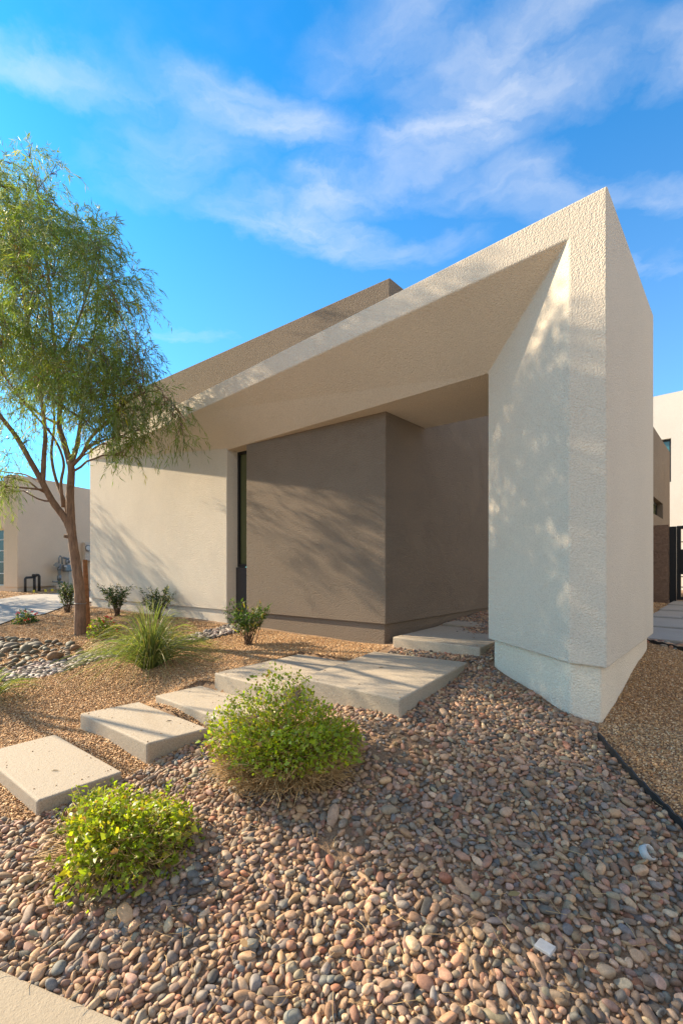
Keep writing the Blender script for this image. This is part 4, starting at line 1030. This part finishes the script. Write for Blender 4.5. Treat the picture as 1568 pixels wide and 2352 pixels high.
# cirrus: soft patches on a high layer, torn by stretched noise
wn_ = N(nt, 'ShaderNodeTexNoise', Scale=2.8, Detail=7.0, Roughness=.6); nt.links.new(vp, wn_.inputs['Vector'])
vm = nt.nodes.new('ShaderNodeVectorMath'); vm.operation = 'MULTIPLY_ADD'; nt.links.new(wn_.outputs['Color'], vm.inputs[0]); vm.inputs[1].default_value = (.34, .34, 0); vm.inputs[2].default_value = (0, 0, 0)
va = nt.nodes.new('ShaderNodeVectorMath'); va.operation = 'ADD'; nt.links.new(vp, va.inputs[0]); nt.links.new(vm.outputs[0], va.inputs[1])
vb = nt.nodes.new('ShaderNodeVectorMath'); vb.operation = 'SUBTRACT'; nt.links.new(va.outputs[0], vb.inputs[0]); vb.inputs[1].default_value = (.17, .17, 0)
vw = vb.outputs[0]
def blob(px, py, sxx, syy, rot, amp):
    a, b = (px - CX) / F, (CY - py) / F
    mp = nt.nodes.new('ShaderNodeMapping'); mp.vector_type = 'TEXTURE'; mp.inputs['Location'].default_value = (a / b, 1 / b, 0); mp.inputs['Rotation'].default_value = (0, 0, rot); mp.inputs['Scale'].default_value = (sxx, syy, 1)
    nt.links.new(vw, mp.inputs[0]); ln = nt.nodes.new('ShaderNodeVectorMath'); ln.operation = 'LENGTH'; nt.links.new(mp.outputs[0], ln.inputs[0])
    mr = nt.nodes.new('ShaderNodeMapRange'); mr.interpolation_type = 'SMOOTHSTEP'; nt.links.new(ln.outputs['Value'], mr.inputs[0])
    for k_, v_ in ((1, 1.3), (2, 0.0), (3, 0.0), (4, amp * .72)): mr.inputs[k_].default_value = v_
    return mr.outputs[0]
blobs = [blob(600, 280, .24, .10, .3, 1.0), blob(1120, 280, .34, .14, -.45, 1.0), blob(1180, 100, .26, .10, -.5, .85), blob(950, 60, .14, .12, .2, .5), blob(1000, 370, .3, .09, -.4, .7),
         blob(690, 520, .36, .11, .25, .9), blob(760, 450, .2, .12, -.3, .8), blob(860, 570, .3, .10, .2, .6), blob(1230, 450, .5, .12, .1, .65), blob(1520, 470, .4, .10, .1, .6),
         blob(90, 175, .40, .08, .25, .6), blob(400, 380, .3, .16, -.3, .45), blob(1540, 140, .14, .1, 0, .6), blob(420, 770, .5, .1, .1, .4), blob(1030, 560, .2, .1, 0, .4), blob(1530, 620, .6, .1, 0, .35), blob(760, 120, .1, .08, 0, .3), blob(1350, 220, .2, .08, -.6, .6)]
acc = blobs[0]
for b_ in blobs[1:]: acc = mth(nt, 'MAXIMUM', acc, b_)
mp = nt.nodes.new('ShaderNodeMapping'); mp.inputs['Rotation'].default_value = (0, 0, .35); mp.inputs['Scale'].default_value = (1.0, 2.0, 1); nt.links.new(vw, mp.inputs[0])
w1 = noise(nt, mp.outputs[0], 4.4, 11, .6, .4)
w2 = noise(nt, vp, 1.5, 5, .6, .3)
wis = ramp(nt, w1, [(.26, (0, 0, 0)), (.76, (1, 1, 1))])
cl_ = mth(nt, 'MULTIPLY', acc, mth(nt, 'MULTIPLY_ADD', wis, .85, .2))
cl_ = mth(nt, 'ADD', cl_, mth(nt, 'MULTIPLY', ramp(nt, w2, [(.45, (0, 0, 0)), (.8, (1, 1, 1))]), mth(nt, 'MULTIPLY', wis, .2)))
veil = N(nt, 'ShaderNodeMapRange', interpolation_type='SMOOTHSTEP'); nt.links.new(sx.outputs[2], veil.inputs[0])
for k_, v_ in ((1, .85), (2, .05), (3, 0.0), (4, .24)): veil.inputs[k_].default_value = v_
cl_ = mth(nt, 'MAXIMUM', mth(nt, 'MULTIPLY', cl_, .95), veil.outputs[0])
# a broad bank of unseen warm cloud behind the camera, added as fill light
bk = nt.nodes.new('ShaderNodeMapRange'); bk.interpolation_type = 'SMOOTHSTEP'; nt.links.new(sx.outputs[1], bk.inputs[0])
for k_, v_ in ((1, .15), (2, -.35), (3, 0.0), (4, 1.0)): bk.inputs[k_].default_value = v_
fill_bank = mth(nt, 'MULTIPLY', bk.outputs[0], mth(nt, 'MULTIPLY_ADD', wis, .3, .38))
cl_ = mth(nt, 'MINIMUM', cl_, .92)
tint = mixc(nt, 1.0, sky.outputs[0], SKYT := (.15, 1.18, 1.72), 'MULTIPLY')
nt.links.new(mixc(nt, fill_bank, mixc(nt, cl_, tint, (5.6, 5.6, 5.6)), (6.4, 5.5, 4.3)), bg.inputs[0])
bg.inputs[1].default_value = .08

cd = bpy.data.cameras.new('camera'); co = bpy.data.objects.new('camera', cd); COL.objects.link(co); sc.camera = co
cd.sensor_fit = 'HORIZONTAL'; cd.sensor_width = 36; cd.lens = 36 * F / 1568; cd.shift_x = 0; cd.shift_y = (CY - 1176) / 1568
cd.clip_start = .05; cd.clip_end = 3000
co.location = (0, 0, H); co.rotation_euler = (math.radians(90), 0, 0)
sc.view_settings.view_transform = 'Standard'; sc.view_settings.look = 'None'; sc.view_settings.exposure = 1.32; sc.view_settings.gamma = 1.0
sc.render.film_transparent = False
sc.cycles.max_bounces = 8; sc.cycles.diffuse_bounces = 5
